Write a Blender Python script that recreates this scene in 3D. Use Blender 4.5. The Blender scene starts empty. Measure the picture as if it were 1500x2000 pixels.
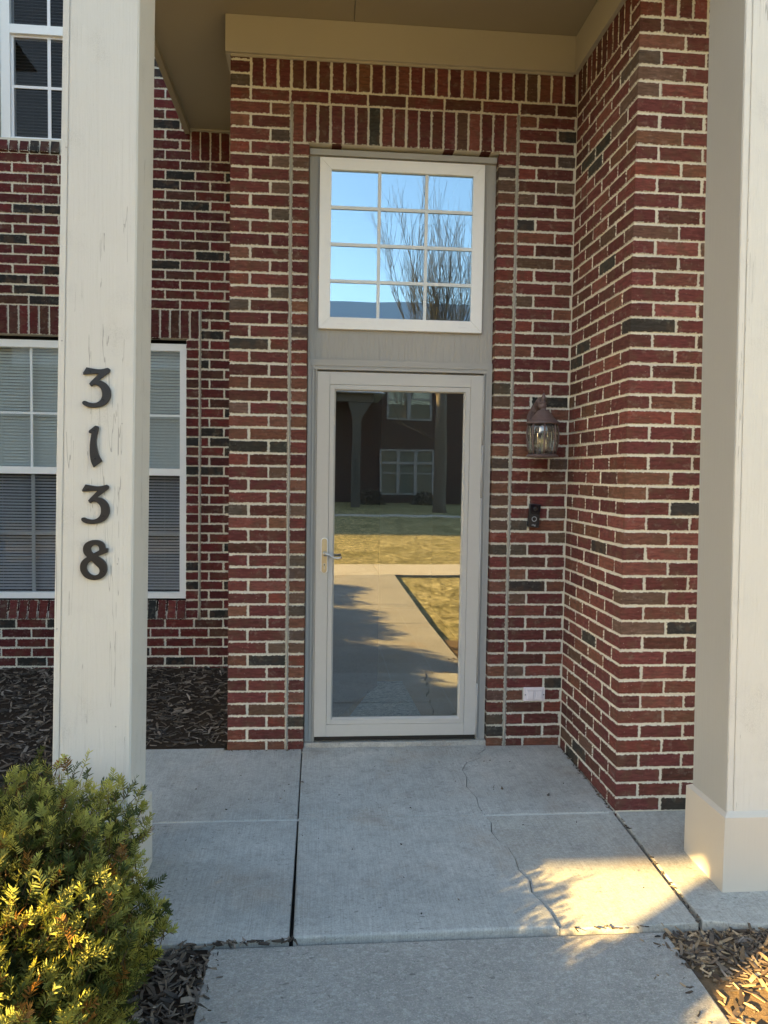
import bpy, bmesh, math, random
import numpy as np
from mathutils import Vector, Matrix
random.seed(7)
rng = np.random.default_rng(7)
S = bpy.context.scene
COL = S.collection

# ------------------------------------------------------------------ camera
CP = Vector((.4657, -4.1266, 1.4649))
PIT, YAW, ROL = .0518, .0856, -.0152
fw = Vector((math.sin(YAW)*math.cos(PIT), math.cos(YAW)*math.cos(PIT), -math.sin(PIT)))
rt = Vector((math.cos(YAW), -math.sin(YAW), 0))
dn = fw.cross(rt)
r2 = rt*math.cos(ROL) + dn*math.sin(ROL)
d2 = dn*math.cos(ROL) - rt*math.sin(ROL)
cd = bpy.data.cameras.new('camera')
cam = bpy.data.objects.new('camera', cd)
COL.objects.link(cam)
M = Matrix.Identity(4)
for i in range(3):
    M[i][0], M[i][1], M[i][2], M[i][3] = r2[i], -d2[i], -fw[i], CP[i]
cam.matrix_world = M
cd.sensor_fit = 'HORIZONTAL'
cd.sensor_width = 36
cd.lens = 1494.6/1500*36
cd.clip_start = .05
cd.clip_end = 500
S.camera = cam

# ------------------------------------------------------------------ light
SUN_EL = math.radians(17.4)
SD = Vector((.827*math.cos(SUN_EL), .562*math.cos(SUN_EL), -math.sin(SUN_EL)))   # the way the light travels
w = bpy.data.worlds.new('World')
S.world = w
w.use_nodes = True
nt = w.node_tree
bg = nt.nodes['Background']
sky = nt.nodes.new('ShaderNodeTexSky')
sky.sky_type = 'NISHITA'
sky.sun_disc = False
sky.sun_elevation = SUN_EL
sky.sun_rotation = math.atan2(-SD.x, -SD.y)
sky.dust_density = .8
sky.air_density = 1.0
sky.ozone_density = 1.0
nt.links.new(sky.outputs[0], bg.inputs[0])
bg.inputs[1].default_value = .077
sl = bpy.data.lights.new('sun', 'SUN')
sl.energy = 5.0
sl.angle = math.radians(.5)
sl.color = (1, .68, .27)
so = bpy.data.objects.new('sun', sl)
so.rotation_euler = SD.to_track_quat('-Z', 'Y').to_euler()
so.location = (-10, -8, 12)
COL.objects.link(so)
vs = S.view_settings
vs.view_transform = 'Standard'
vs.look = 'None'
vs.gamma = 1
vs.exposure = 3.08
vs.use_white_balance = True
vs.white_balance_temperature = 7150
vs.white_balance_tint = 5

# ------------------------------------------------------------------ material helpers
class NT:
    def __init__(s, name):
        s.m = bpy.data.materials.new(name)
        s.m.use_nodes = True
        s.t = s.m.node_tree
        s.b = s.t.nodes['Principled BSDF']
        s.out = s.t.nodes['Material Output']
    def n(s, typ, **kw):
        o = s.t.nodes.new('ShaderNode'+typ)
        for k, v in kw.items():
            setattr(o, k, v)
        return o
    def put(s, sock, v):
        if hasattr(v, 'is_linked') or isinstance(v, bpy.types.NodeSocket):
            s.t.links.new(v, sock)
        elif isinstance(v, (tuple, list)) and len(v) == 3 and sock.type == 'RGBA':
            sock.default_value = (*v, 1)
        else:
            sock.default_value = v
    def math(s, op, a, b=0., c=None, clamp=False):
        o = s.n('Math', operation=op, use_clamp=clamp)
        s.put(o.inputs[0], a); s.put(o.inputs[1], b)
        if c is not None: s.put(o.inputs[2], c)
        return o.outputs[0]
    def mix(s, f, a, b, bt='MIX'):
        o = s.n('Mix', data_type='RGBA', blend_type=bt)
        s.put(o.inputs[0], f); s.put(o.inputs[6], a); s.put(o.inputs[7], b)
        return o.outputs[2]
    def ramp(s, v, stops):
        o = s.n('ValToRGB')
        e = o.color_ramp.elements
        while len(e) < len(stops): e.new(.5)
        for i, (p, c) in enumerate(stops):
            e[i].position = p
            e[i].color = (c, c, c, 1) if isinstance(c, (int, float)) else (*c, 1)
        s.put(o.inputs[0], v)
        return o.outputs[0]
    def noise(s, vec, scale, detail=4, rough=.6, dist=0):
        o = s.n('TexNoise')
        if vec is not None: s.put(o.inputs['Vector'], vec)
        o.inputs['Scale'].default_value = scale
        o.inputs['Detail'].default_value = detail
        o.inputs['Roughness'].default_value = rough
        o.inputs['Distortion'].default_value = dist
        return o.outputs[0]
    def voro(s, vec, scale, feat='F1'):
        o = s.n('TexVoronoi', feature=feat)
        if vec is not None: s.put(o.inputs['Vector'], vec)
        o.inputs['Scale'].default_value = scale
        return o
    def pos(s, sc=(1, 1, 1)):
        g = s.n('NewGeometry')
        o = s.n('Vector', ) if False else s.n('VectorMath', operation='MULTIPLY')
        s.put(o.inputs[0], g.outputs['Position'])
        o.inputs[1].default_value = sc
        return o.outputs[0]
    def attr(s, name):
        return s.n('Attribute', attribute_name=name)
    def bump(s, h, strength=.5, dist=.003, prev=None):
        o = s.n('Bump')
        o.inputs['Strength'].default_value = strength
        o.inputs['Distance'].default_value = dist
        s.put(o.inputs['Height'], h)
        if prev is not None: s.put(o.inputs['Normal'], prev)
        return o.outputs[0]
    def done(s, col=None, rough=.8, normal=None, metal=0, spec=None):
        if col is not None: s.put(s.b.inputs['Base Color'], col)
        s.put(s.b.inputs['Roughness'], rough)
        s.b.inputs['Metallic'].default_value = metal
        if spec is not None: s.b.inputs['Specular IOR Level'].default_value = spec
        if normal is not None: s.put(s.b.inputs['Normal'], normal)
        return s.m

def sr(r, g, b):
    f = lambda c: (c/255/12.92 if c/255 <= .04045 else ((c/255+.055)/1.055)**2.4)
    return (f(r), f(g), f(b))

MORTAR = (.70, .675, .585)
def m_brick():
    k = NT('brick')
    col = k.attr('bcol').outputs['Color']
    L = k.n('SeparateXYZ'); k.put(L.inputs[0], k.attr('bloc').outputs['Vector'])
    H = k.n('SeparateXYZ'); k.put(H.inputs[0], k.attr('bhs').outputs['Vector'])
    x, y, lz = L.outputs
    dx = k.math('SUBTRACT', H.outputs[0], k.math('ABSOLUTE', x))
    dy = k.math('SUBTRACT', H.outputs[1], k.math('ABSOLUTE', y))
    d = k.math('MINIMUM', dx, dy)
    v = k.n('CombineXYZ')
    k.put(v.inputs[0], k.math('ADD', x, k.math('MULTIPLY', H.outputs[2], 7.3)))
    k.put(v.inputs[1], k.math('ADD', y, k.math('MULTIPLY', H.outputs[2], 3.1)))
    k.put(v.inputs[2], lz)
    v = v.outputs[0]
    nb = k.noise(v, 75, 6, .8)
    big = k.noise(v, 9, 2, .5)
    thr = k.math('ADD', k.math('MULTIPLY', k.math('SUBTRACT', nb, .52), .030),
                 k.math('MULTIPLY', k.math('SUBTRACT', big, .45), .008))
    e = k.math('SUBTRACT', d, thr)
    mask = k.math('MULTIPLY', k.math('SUBTRACT', e, .0004), 700., clamp=True)
    sc = k.n('VectorMath', operation='MULTIPLY'); k.put(sc.inputs[0], v); sc.inputs[1].default_value = (.35, 1.6, 1)
    st = k.noise(sc.outputs[0], 55, 6, .7)
    var = k.ramp(st, [(.28, .5), (.72, 1.5)])
    c = k.mix(1., col, var, 'MULTIPLY')
    # half-burnt patches
    patch = k.noise(v, 14, 2, .5)
    pf = k.ramp(patch, [(.5, 0.), (.62, 1.)])
    c = k.mix(k.math('MULTIPLY', pf, .42), c, (.105, .062, .04))
    sp = k.voro(v, 85).outputs['Distance']
    spk = k.math('LESS_THAN', sp, .085)
    sel = k.math('GREATER_THAN', k.noise(v, 16, 1), .60)
    c = k.mix(k.math('MULTIPLY', k.math('MULTIPLY', spk, sel), .75), c, MORTAR)
    mv = k.noise(v, 130, 4, .7)
    mc = k.mix(mv, tuple(t*.8 for t in MORTAR), tuple(t*1.12 for t in MORTAR))
    film = k.math('MULTIPLY', k.ramp(k.noise(v, 22, 5, .7), [(.55, 0.), (.8, 1.)]), .22)
    c = k.mix(film, c, tuple(t*.8 for t in MORTAR))
    c = k.mix(mask, mc, c)
    h = k.math('ADD', k.math('MULTIPLY', st, .6), k.math('MULTIPLY', mask, .35))
    h = k.math('ADD', h, k.math('MULTIPLY', nb, .4))
    return k.done(c, .9, k.bump(h, .55, .004), spec=.2)
def m_mortar():
    k = NT('mortar')
    p = k.pos()
    c = k.mix(k.noise(p, 110, 5, .7), tuple(t*.78 for t in MORTAR), tuple(t*1.15 for t in MORTAR))
    c = k.mix(k.math('MULTIPLY', k.ramp(k.noise(p, 2.2, 3), [(.4, 0.), (.75, 1.)]), .35), c, (.42, .40, .35))
    return k.done(c, .95, k.bump(k.noise(p, 160, 4, .7), .6, .003), spec=.1)
def m_paint(name, col, grain=0, axis='z', rough=.55, dirt=.15, crack=False):
    k = NT(name)
    sc = (26, 26, .9) if axis == 'z' else (.9, 26, 26)
    p = k.pos()
    g = k.noise(k.pos(sc), 3.2, 5, .65, .3)
    f = k.noise(p, 55, 4, .6)
    big = k.noise(p, 2.5, 3, .55)
    c = k.mix(k.math('MULTIPLY', k.ramp(big, [(.35, 0.), (.75, 1.)]), dirt), col, tuple(t*.72 for t in col))
    sp = k.math('LESS_THAN', k.voro(p, 38).outputs['Distance'], .05)
    c = k.mix(k.math('MULTIPLY', sp, .35*min(1, dirt*5)), c, tuple(t*.45 for t in col))
    n = k.bump(f, .12, .002)
    if grain:
        n = k.bump(g, grain, .006, n)
    if crack:
        cr = k.noise(k.pos((15, 15, .42)), 1.0, 4, .55, .5)
        line = k.math('LESS_THAN', k.math('ABSOLUTE', k.math('SUBTRACT', cr, .5)), .0026)
        zz = k.math('GREATER_THAN', k.noise(k.pos((4, 4, .7)), 1.0, 2), .49)
        lf = k.math('MULTIPLY', line, zz)
        c = k.mix(k.math('MULTIPLY', lf, .5), c, tuple(t*.25 for t in col))
        n = k.bump(lf, -.6, .003, n)
        blot = k.noise(p, 120, 5, .75, .8)
        zone = k.ramp(k.noise(p, 5.5, 2), [(.52, 0.), (.66, 1.)])
        craze = k.math('MULTIPLY', k.math('LESS_THAN', k.math('ABSOLUTE', k.math('SUBTRACT', blot, .5)), .012), zone)
        c = k.mix(k.math('MULTIPLY', craze, .5), c, tuple(t*.35 for t in col))
        n = k.bump(blot, .25, .004, n)
    return k.done(c, rough, n, spec=.35)
def m_concrete(name, a, b, broom=0, agg=0, stain=.3):
    k = NT(name)
    p = k.pos()
    big = k.noise(p, 2.1, 5, .6)
    mid = k.noise(p, 14, 5, .65)
    fine = k.noise(p, 160, 4, .8)
    c = k.mix(k.ramp(big, [(.3, 0.), (.72, 1.)]), a, b)
    c = k.mix(k.math('MULTIPLY', k.ramp(mid, [(.45, 0.), (.75, 1.)]), stain), c, tuple(t*.6 for t in a))
    c = k.mix(1., c, k.ramp(fine, [(.25, .72), (.75, 1.25)]), 'MULTIPLY')
    c = k.mix(1., c, k.ramp(k.noise(p, 48, 6, .85), [(.3, .8), (.7, 1.16)]), 'MULTIPLY')
    n = k.bump(fine, .35, .002)
    # pits and scabs, only in patches
    zone = k.ramp(k.noise(p, 4.5, 3), [(.44, 0.), (.58, 1.)])
    pit = k.noise(k.pos((1, 2.2, 1)), 42, 4, .6, .5)
    pm = k.math('MULTIPLY', k.ramp(pit, [(.62, 0.), (.66, 1.)]), zone)
    c = k.mix(k.math('MULTIPLY', pm, .7), c, tuple(t*.42 for t in a))
    n = k.bump(pm, -.4, .003, n)
    rust = k.math('MULTIPLY', k.ramp(k.noise(p, 3.1, 2), [(.55, 0.), (.8, 1.)]), .3)
    c = k.mix(rust, c, (.34, .22, .12))
    if broom:
        br = k.noise(k.pos((230, 6, 1)), 1., 3, .6)
        c = k.mix(1., c, k.ramp(br, [(.3, .87), (.7, 1.1)]), 'MULTIPLY')
        n = k.bump(br, broom, .002, n)
    if agg:
        vo = k.voro(p, 130)
        c = k.mix(k.math('MULTIPLY', k.math('LESS_THAN', vo.outputs['Distance'], .3), agg), c, k.mix(.8, vo.outputs['Color'], (.62, .58, .52)))
        lf = k.ramp(k.noise(k.pos((1, 1.6, 1)), 52, 4, .65), [(.54, 0.), (.60, 1.)])
        c = k.mix(k.math('MULTIPLY', lf, .24), c, (.62, .6, .56))
    return k.done(c, .92, n, spec=.25)
def m_plain(name, col, rough=.5, metal=0, vary=.12, bump=.0, scale=40, spec=None):
    k = NT(name)
    p = k.pos()
    f = k.noise(p, scale, 4, .65)
    c = k.mix(f, tuple(t*(1-vary) for t in col), tuple(min(1, t*(1+vary)) for t in col))
    return k.done(c, rough, k.bump(f, bump, .002) if bump else None, metal, spec)
def m_glass(name, refl, tint=(.9, .93, .92), grime=.02, fr=.6, rc=(1, 1, 1)):
    k = NT(name)
    t = k.t
    tr = k.n('BsdfTransparent'); tr.inputs[0].default_value = (*tint, 1)
    gl = k.n('BsdfGlossy'); gl.inputs['Roughness'].default_value = 0.0
    gl.inputs['Color'].default_value = (*rc, 1)
    df = k.n('BsdfDiffuse'); df.inputs[0].default_value = (.6, .6, .6, 1)
    lw = k.n('LayerWeight'); lw.inputs[0].default_value = .35
    f = k.math('ADD', k.math('MULTIPLY', lw.outputs['Fresnel'], fr), refl, clamp=True)
    wob = k.bump(k.noise(k.pos(), 3.0, 1), .015, .02)
    t.links.new(wob, gl.inputs['Normal'])
    m1 = k.n('MixShader'); t.links.new(f, m1.inputs[0]); t.links.new(tr.outputs[0], m1.inputs[1]); t.links.new(gl.outputs[0], m1.inputs[2])
    m2 = k.n('MixShader')
    gf = k.math('MULTIPLY', k.ramp(k.noise(k.pos(), 30, 5, .7), [(.35, .3), (.8, 1.)]), grime)
    t.links.new(gf, m2.inputs[0]); t.links.new(m1.outputs[0], m2.inputs[1]); t.links.new(df.outputs[0], m2.inputs[2])
    t.links.new(m2.outputs[0], k.out.inputs[0])
    return k.m
def m_wallfar():
    k = NT('far_brick')
    o = k.n('TexBrick')
    g = k.n('NewGeometry'); sx = k.n('SeparateXYZ'); k.put(sx.inputs[0], g.outputs['Position'])
    cb = k.n('CombineXYZ'); k.put(cb.inputs[0], k.math('ADD', sx.outputs[0], sx.outputs[1])); k.put(cb.inputs[1], sx.outputs[2])
    k.put(o.inputs['Vector'], cb.outputs[0])
    o.inputs['Scale'].default_value = 1
    o.inputs['Brick Width'].default_value = .2032
    o.inputs['Row Height'].default_value = .0677
    o.inputs['Mortar Size'].default_value = .005
    o.inputs['Color1'].default_value = (.055, .02, .018, 1)  # brick tones darkened, the far house's shade is put into them
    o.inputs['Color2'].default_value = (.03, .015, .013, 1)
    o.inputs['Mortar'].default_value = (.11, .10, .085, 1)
    return k.done(o.outputs[0], .9)
def m_lawn():
    k = NT('winter_grass')
    p = k.pos()
    f = k.noise(k.pos((1, .4, 1)), 11, 6, .95)
    b = k.noise(p, 1.1, 5, .75)
    m_ = k.noise(p, 9, 4, .8)
    c = k.ramp(f, [(.36, (.05, .042, .018)), (.5, (.36, .31, .15)), (.61, (.74, .64, .36))])
    c = k.mix(k.ramp(b, [(.45, 0.), (.62, .8)]), c, k.ramp(f, [(.36, (.05, .055, .02)), (.64, (.34, .29, .12))]))
    c = k.mix(1., c, k.ramp(m_, [(.3, .6), (.7, 1.3)]), 'MULTIPLY')
    return k.done(c, .95, k.bump(f, 1., .03), spec=.1)
def m_soil(name, a, b):
    k = NT(name)
    p = k.pos()
    f = k.noise(p, 45, 6, .8)
    c = k.mix(f, a, b)
    return k.done(c, .95, k.bump(f, .8, .012), spec=.1)
def m_attr(name, rough=.7, bump=0, trans=0, scale=60, spec=.3):
    k = NT(name)
    c = k.attr('tint').outputs['Color']
    f = k.noise(k.pos(), scale, 4, .7)
    c = k.mix(1., c, k.ramp(f, [(.25, .7), (.75, 1.25)]), 'MULTIPLY')
    return k.done(c, rough, k.bump(f, bump, .003) if bump else None, spec=spec)
def m_needle():
    k = NT('yew_needle')
    c = k.attr('tint').outputs['Color']
    k.done(c, .5, spec=.22)
    tl = k.n('BsdfTranslucent')
    k.put(tl.inputs[0], k.mix(1., c, (1.35, 1.2, .7), 'MULTIPLY'))
    mx = k.n('MixShader'); mx.inputs[0].default_value = .45
    k.t.links.new(k.b.outputs[0], mx.inputs[1]); k.t.links.new(tl.outputs[0], mx.inputs[2])
    k.t.links.new(mx.outputs[0], k.out.inputs[0])
    return k.m
def m_tile():
    k = NT('floor_tile')
    o = k.n('TexBrick'); o.offset = 0
    k.put(o.inputs['Vector'], k.pos())
    o.inputs['Scale'].default_value = 1
    o.inputs['Brick Width'].default_value = .33
    o.inputs['Row Height'].default_value = .33
    o.inputs['Mortar Size'].default_value = .004
    o.inputs['Color1'].default_value = (.38, .30, .20, 1)
    o.inputs['Color2'].default_value = (.34, .27, .18, 1)
    o.inputs['Mortar'].default_value = (.4, .35, .28, 1)
    return k.done(o.outputs[0], .4)
def m_rug():
    k = NT('woven_rug')
    v = k.noise(k.pos((1, 3, 1)), 26, 5, .8, 1.5)
    c = k.ramp(v, [(.4, (.16, .23, .28)), (.6, (.70, .80, .86))])
    return k.done(c, .95)
def m_shingle():
    k = NT('roof_shingle')
    f = k.noise(k.pos((2, 2, 12)), 4, 4)
    return k.done(k.mix(f, (.36, .38, .41), (.52, .54, .57)), .9)  # lightened so the colour carries the sky sheen on the far roof

MA = dict(
    brick=m_brick(), mortar=m_mortar(),
    post=m_paint('cream_wood', (.60, .59, .56), .55, 'z', .5, .12, True),
    base=m_paint('cream_board', (.555, .515, .455), .12, 'z', .5, .08),
    sideb=m_paint('grey_board', (.40, .40, .385), .25, 'z', .5, .1),
    trim=m_paint('taupe_trim', (.385, .38, .362), .18, 'z', .5, .15),
    panel=m_paint('taupe_panel', (.385, .38, .362), 1., 'z', .55, .15),
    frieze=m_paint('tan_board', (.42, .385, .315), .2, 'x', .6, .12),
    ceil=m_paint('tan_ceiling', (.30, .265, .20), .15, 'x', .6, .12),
    door=m_plain('door_aluminium', (.50, .495, .475), .38, 0, .04, .02),
    vinyl=m_plain('white_vinyl', (.86, .87, .87), .35, 0, .03),
    vinylg=m_plain('muntin_white', (.72, .76, .78), .4, 0, .03),
    caulk=m_plain('grey_caulk', (.36, .345, .30), .7, 0, .2, .3, 60),
    slab=m_concrete('slab_concrete', (.37, .37, .35), (.49, .485, .46), .35, 0, .4),
    slab2=m_concrete('worn_concrete', (.35, .34, .315), (.45, .44, .40), .15, .15, .35),
    walk=m_concrete('walk_concrete', (.29, .275, .25), (.38, .36, .33), 0, .3, .3),
    side=m_concrete('sidewalk_concrete', (.46, .43, .37), (.55, .51, .44), .2, .1, .15),
    filler=m_plain('joint_filler', (.5, .5, .48), .95, 0, .3, .4, 80),
    dark=m_plain('dark_gap', (.018, .016, .014), .9),
    lawn=m_lawn(), mulch=m_soil('mulch_soil', (.018, .013, .010), (.06, .042, .03)),
    soil=m_soil('bare_soil', (.09, .06, .035), (.26, .18, .11)),
    chip=m_attr('wood_chip', .85, .4), needle=m_needle(),
    bark=m_plain('grey_bark', (.10, .085, .07), .9, 0, .4, .6, 20),
    twig=m_plain('brown_twig', (.11, .075, .05), .85, 0, .35),
    black=m_plain('black_iron', (.012, .012, .016), .42, 0, .2, .15, 60),
    screw=m_plain('screw_steel', (.03, .03, .033), .35, .6),
    brass=m_plain('champagne_plate', (.62, .50, .31), .38, .35, .08),
    chrome=m_plain('satin_nickel', (.66, .63, .60), .28, .9, .03),
    rust=m_plain('rust_bronze', (.135, .09, .085), .55, .1, .35, .3, 45),
    bell=m_plain('black_plastic', (.016, .016, .02), .3, 0, .1),
    bellg=m_plain('glossy_lens', (.008, .008, .012), .08, 0, .1),
    ring=m_plain('pale_ring', (.5, .55, .6), .4, 0, .05),
    outlet=m_plain('outlet_plastic', (.78, .73, .76), .4, 0, .05),
    bulb=m_plain('bulb_frost', (.45, .40, .28), .2, 0, .05),
    blindd=m_plain('blind_dimmed', (.10, .095, .09), .5),  # same blind, darkened to stand for the dimness behind the screen
    blind=m_plain('blind_slat', (.82, .82, .84), .5, 0, .03),
    room=m_plain('dark_room', (.02, .02, .02), .9),
    hall=m_plain('hall_paint', (.66, .60, .52), .8, 0, .05),
    wood=m_plain('dark_door', (.014, .013, .018), .4, 0, .1),
    glass=m_glass('storm_glass', .17, grime=.006), glassw=m_glass('window_glass', .27, (.8, .85, .9), rc=(.66, .86, 1)),
    glassb=m_glass('pane_glass', .03, fr=.35), glasss=m_glass('screen_glass', .004, (.76, .77, .78), .004, .06), glassl=m_glass('lamp_glass', .10, (.62, .66, .62), .16),
    far=m_wallfar(), tile=m_tile(), farv=m_plain('far_vinyl', (.20, .20, .215), .5), farb=m_plain('far_blind', (.16, .16, .15), .6), rug=m_rug(), shingle=m_shingle(),  # far vinyl and blind carry the far house's shade in their colour
    shade=m_plain('far_trim', (.07, .066, .06), .6),  # trim darkened to stand for the shade across the lawn
)

# ------------------------------------------------------------------ object helpers
def link(name, me, mat=None, parent=None):
    o = bpy.data.objects.new(name, me)
    COL.objects.link(o)
    if mat is not None and me is not None:
        me.materials.clear()
        for m in (mat if isinstance(mat, (list, tuple)) else [mat]):
            me.materials.append(MA[m])
    if parent is not None: 
        o.parent = parent
        o.matrix_parent_inverse = Matrix.Identity(4)
    return o
def tag(o, label, cat, group=None):
    o['label'] = label; o['category'] = cat
    if group: o['group'] = group
    return o
def struct(o, label, cat, kind='structure'):
    o['kind'] = kind
    return tag(o, label, cat)
def empty(name, label, cat, loc=(0, 0, 0), group=None):
    o = bpy.data.objects.new(name, None)
    o.location = loc
    o.empty_display_size = .1
    COL.objects.link(o)
    return tag(o, label, cat, group)

class MB:
    """collects shapes and links them as one mesh, vertices in world space (or in the parent's space)"""
    def __init__(s): s.v = []; s.f = []; s.mi = []
    def add(s, vs_, fs, mi=0):
        n = len(s.v)
        s.v += [tuple(p) for p in vs_]
        s.f += [tuple(i+n for i in f) for f in fs]
        s.mi += [mi]*len(fs)
        return s
    def hexa(s, P, mi=0):   # bottom 4 ccw, top 4 ccw
        return s.add(P, [(3, 2, 1, 0), (4, 5, 6, 7), (0, 1, 5, 4), (1, 2, 6, 5), (2, 3, 7, 6), (3, 0, 4, 7)], mi)
    def box(s, x0, x1, y0, y1, z0, z1, mi=0):
        return s.hexa([(x0, y0, z0), (x1, y0, z0), (x1, y1, z0), (x0, y1, z0), (x0, y0, z1), (x1, y0, z1), (x1, y1, z1), (x0, y1, z1)], mi)
    def tube(s, pts, rads, seg=8, cap=True, mi=0):
        pts = [Vector(p) for p in pts]
        if isinstance(rads, (int, float)): rads = [rads]*len(pts)
        n = len(s.v)
        prev = None
        for i, p in enumerate(pts):
            t = (pts[min(i+1, len(pts)-1)]-pts[max(i-1, 0)]).normalized()
            a = prev if prev is not None else (Vector((0, 0, 1)) if abs(t.z) < .9 else Vector((1, 0, 0)))
            u = (a - t*a.dot(t)).normalized(); prev = u
            v = t.cross(u)
            for k in range(seg):
                an = 2*math.pi*k/seg
                s.v.append(tuple(p+(u*math.cos(an)+v*math.sin(an))*rads[i]))
        for i in range(len(pts)-1):
            for k in range(seg):
                a = n+i*seg+k; b = n+i*seg+(k+1) % seg
                s.f.append((a, b, b+seg, a+seg)); s.mi.append(mi)
        if cap:
            s.f.append(tuple(n+k for k in reversed(range(seg)))); s.mi.append(mi)
            s.f.append(tuple(n+(len(pts)-1)*seg+k for k in range(seg))); s.mi.append(mi)
        return s
    def lathe(s, c, prof, seg=24, ph=0, mi=0):
        n = len(s.v)
        for r, z in prof:
            for k in range(seg):
                a = 2*math.pi*k/seg+ph
                s.v.append((c[0]+r*math.cos(a), c[1]+r*math.sin(a), c[2]+z))
        for i in range(len(prof)-1):
            for k in range(seg):
                a = n+i*seg+k; b = n+i*seg+(k+1) % seg
                s.f.append((a, b, b+seg, a+seg)); s.mi.append(mi)
        s.f.append(tuple(n+k for k in reversed(range(seg)))); s.mi.append(mi)
        s.f.append(tuple(n+(len(prof)-1)*seg+k for k in range(seg))); s.mi.append(mi)
        return s
    def mesh(s, name, bevel=0, smooth=False, seg=2):
        me = bpy.data.meshes.new(name)
        me.from_pydata(s.v, [], s.f)
        me.polygons.foreach_set('material_index', s.mi)
        if bevel or True:
            bm = bmesh.new(); bm.from_mesh(me)
            if bevel:
                bmesh.ops.remove_doubles(bm, verts=bm.verts, dist=1e-5)
                es = [e for e in bm.edges if len(e.link_faces) == 2 and e.calc_face_angle(0) > .6]
                bmesh.ops.bevel(bm, geom=es, offset=bevel, segments=seg, affect='EDGES', profile=.6, clamp_overlap=True)
            bmesh.ops.recalc_face_normals(bm, faces=bm.faces)
            bm.to_mesh(me); bm.free()
        if smooth: me.polygons.foreach_set('use_smooth', [True]*len(me.polygons))
        me.update()
        return me
    def build(s, name, mat, parent=None, bevel=0, smooth=False, seg=2):
        me = s.mesh(name, bevel, smooth, seg)
        if parent is not None and parent.type == 'EMPTY' and any(abs(t) > 1e-9 for t in parent.location) and not getattr(s, 'local', False):
            me.transform(Matrix.Translation(-parent.location))
        return link(name, me, mat, parent)
def box(name, mat, x0, x1, y0, y1, z0, z1, parent=None, bevel=.002):
    return MB().box(x0, x1, y0, y1, z0, z1).build(name, mat, parent, bevel)
def fill_curve(name, polys, depth, bevel, xf):
    """closed outlines (the first is the rim, the rest are holes) -> solid; xf maps its flat plane into the world"""
    cu = bpy.data.curves.new(name, 'CURVE')
    cu.dimensions = '2D'; cu.fill_mode = 'BOTH'; cu.extrude = depth/2; cu.bevel_depth = bevel; cu.bevel_resolution = 1
    for P in polys:
        sp = cu.splines.new('BEZIER')
        sp.bezier_points.add(len(P)-1)
        for q, b in zip(P, sp.bezier_points):
            b.co = (q[0], q[1], 0)
            h = 'VECTOR' if len(q) > 2 else 'AUTO'
            b.handle_left_type = b.handle_right_type = h
        sp.use_cyclic_u = True
    cu.resolution_u = 5
    t = bpy.data.objects.new('tmp', cu)
    me = bpy.data.meshes.new_from_object(t)
    bpy.data.objects.remove(t); bpy.data.curves.remove(cu)
    me.transform(xf)
    return me
def text_mesh(s, size, xf, depth=.0006):
    cu = bpy.data.curves.new('t', 'FONT'); cu.body = s; cu.size = size; cu.align_x = 'CENTER'; cu.extrude = depth
    t = bpy.data.objects.new('tmp', cu)
    me = bpy.data.meshes.new_from_object(t)
    bpy.data.objects.remove(t); bpy.data.curves.remove(cu)
    me.transform(xf)
    return me
WALLXF = Matrix(((1, 0, 0, 0), (0, 0, -1, 0), (0, 1, 0, 0), (0, 0, 0, 1)))    # flat xy -> the wall's xz, facing -Y

# ------------------------------------------------------------------ bricks
C = .0677; HB = .2032/2; JT = .0098
DIM = .80
PAL = [((.165, .052, .046), 30), ((.135, .043, .040), 26), ((.205, .072, .058), 12), ((.115, .045, .036), 12),
       ((.18, .075, .05), 6), ((.14, .08, .057), 3), ((.05, .047, .042), 5)]
PALH = [((.165, .052, .046), 18), ((.135, .043, .04), 14), ((.20, .06, .045), 16), ((.20, .09, .062), 18),
        ((.16, .10, .075), 13), ((.11, .085, .07), 8), ((.055, .052, .047), 6)]
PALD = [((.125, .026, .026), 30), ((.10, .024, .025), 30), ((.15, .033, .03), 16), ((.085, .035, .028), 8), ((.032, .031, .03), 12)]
def pick(pal):
    c = random.choices([p[0] for p in pal], [p[1] for p in pal])[0]
    j = random.uniform(.85, 1.15)*DIM
    return tuple(t*j*random.uniform(.95, 1.05) for t in c)
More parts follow.
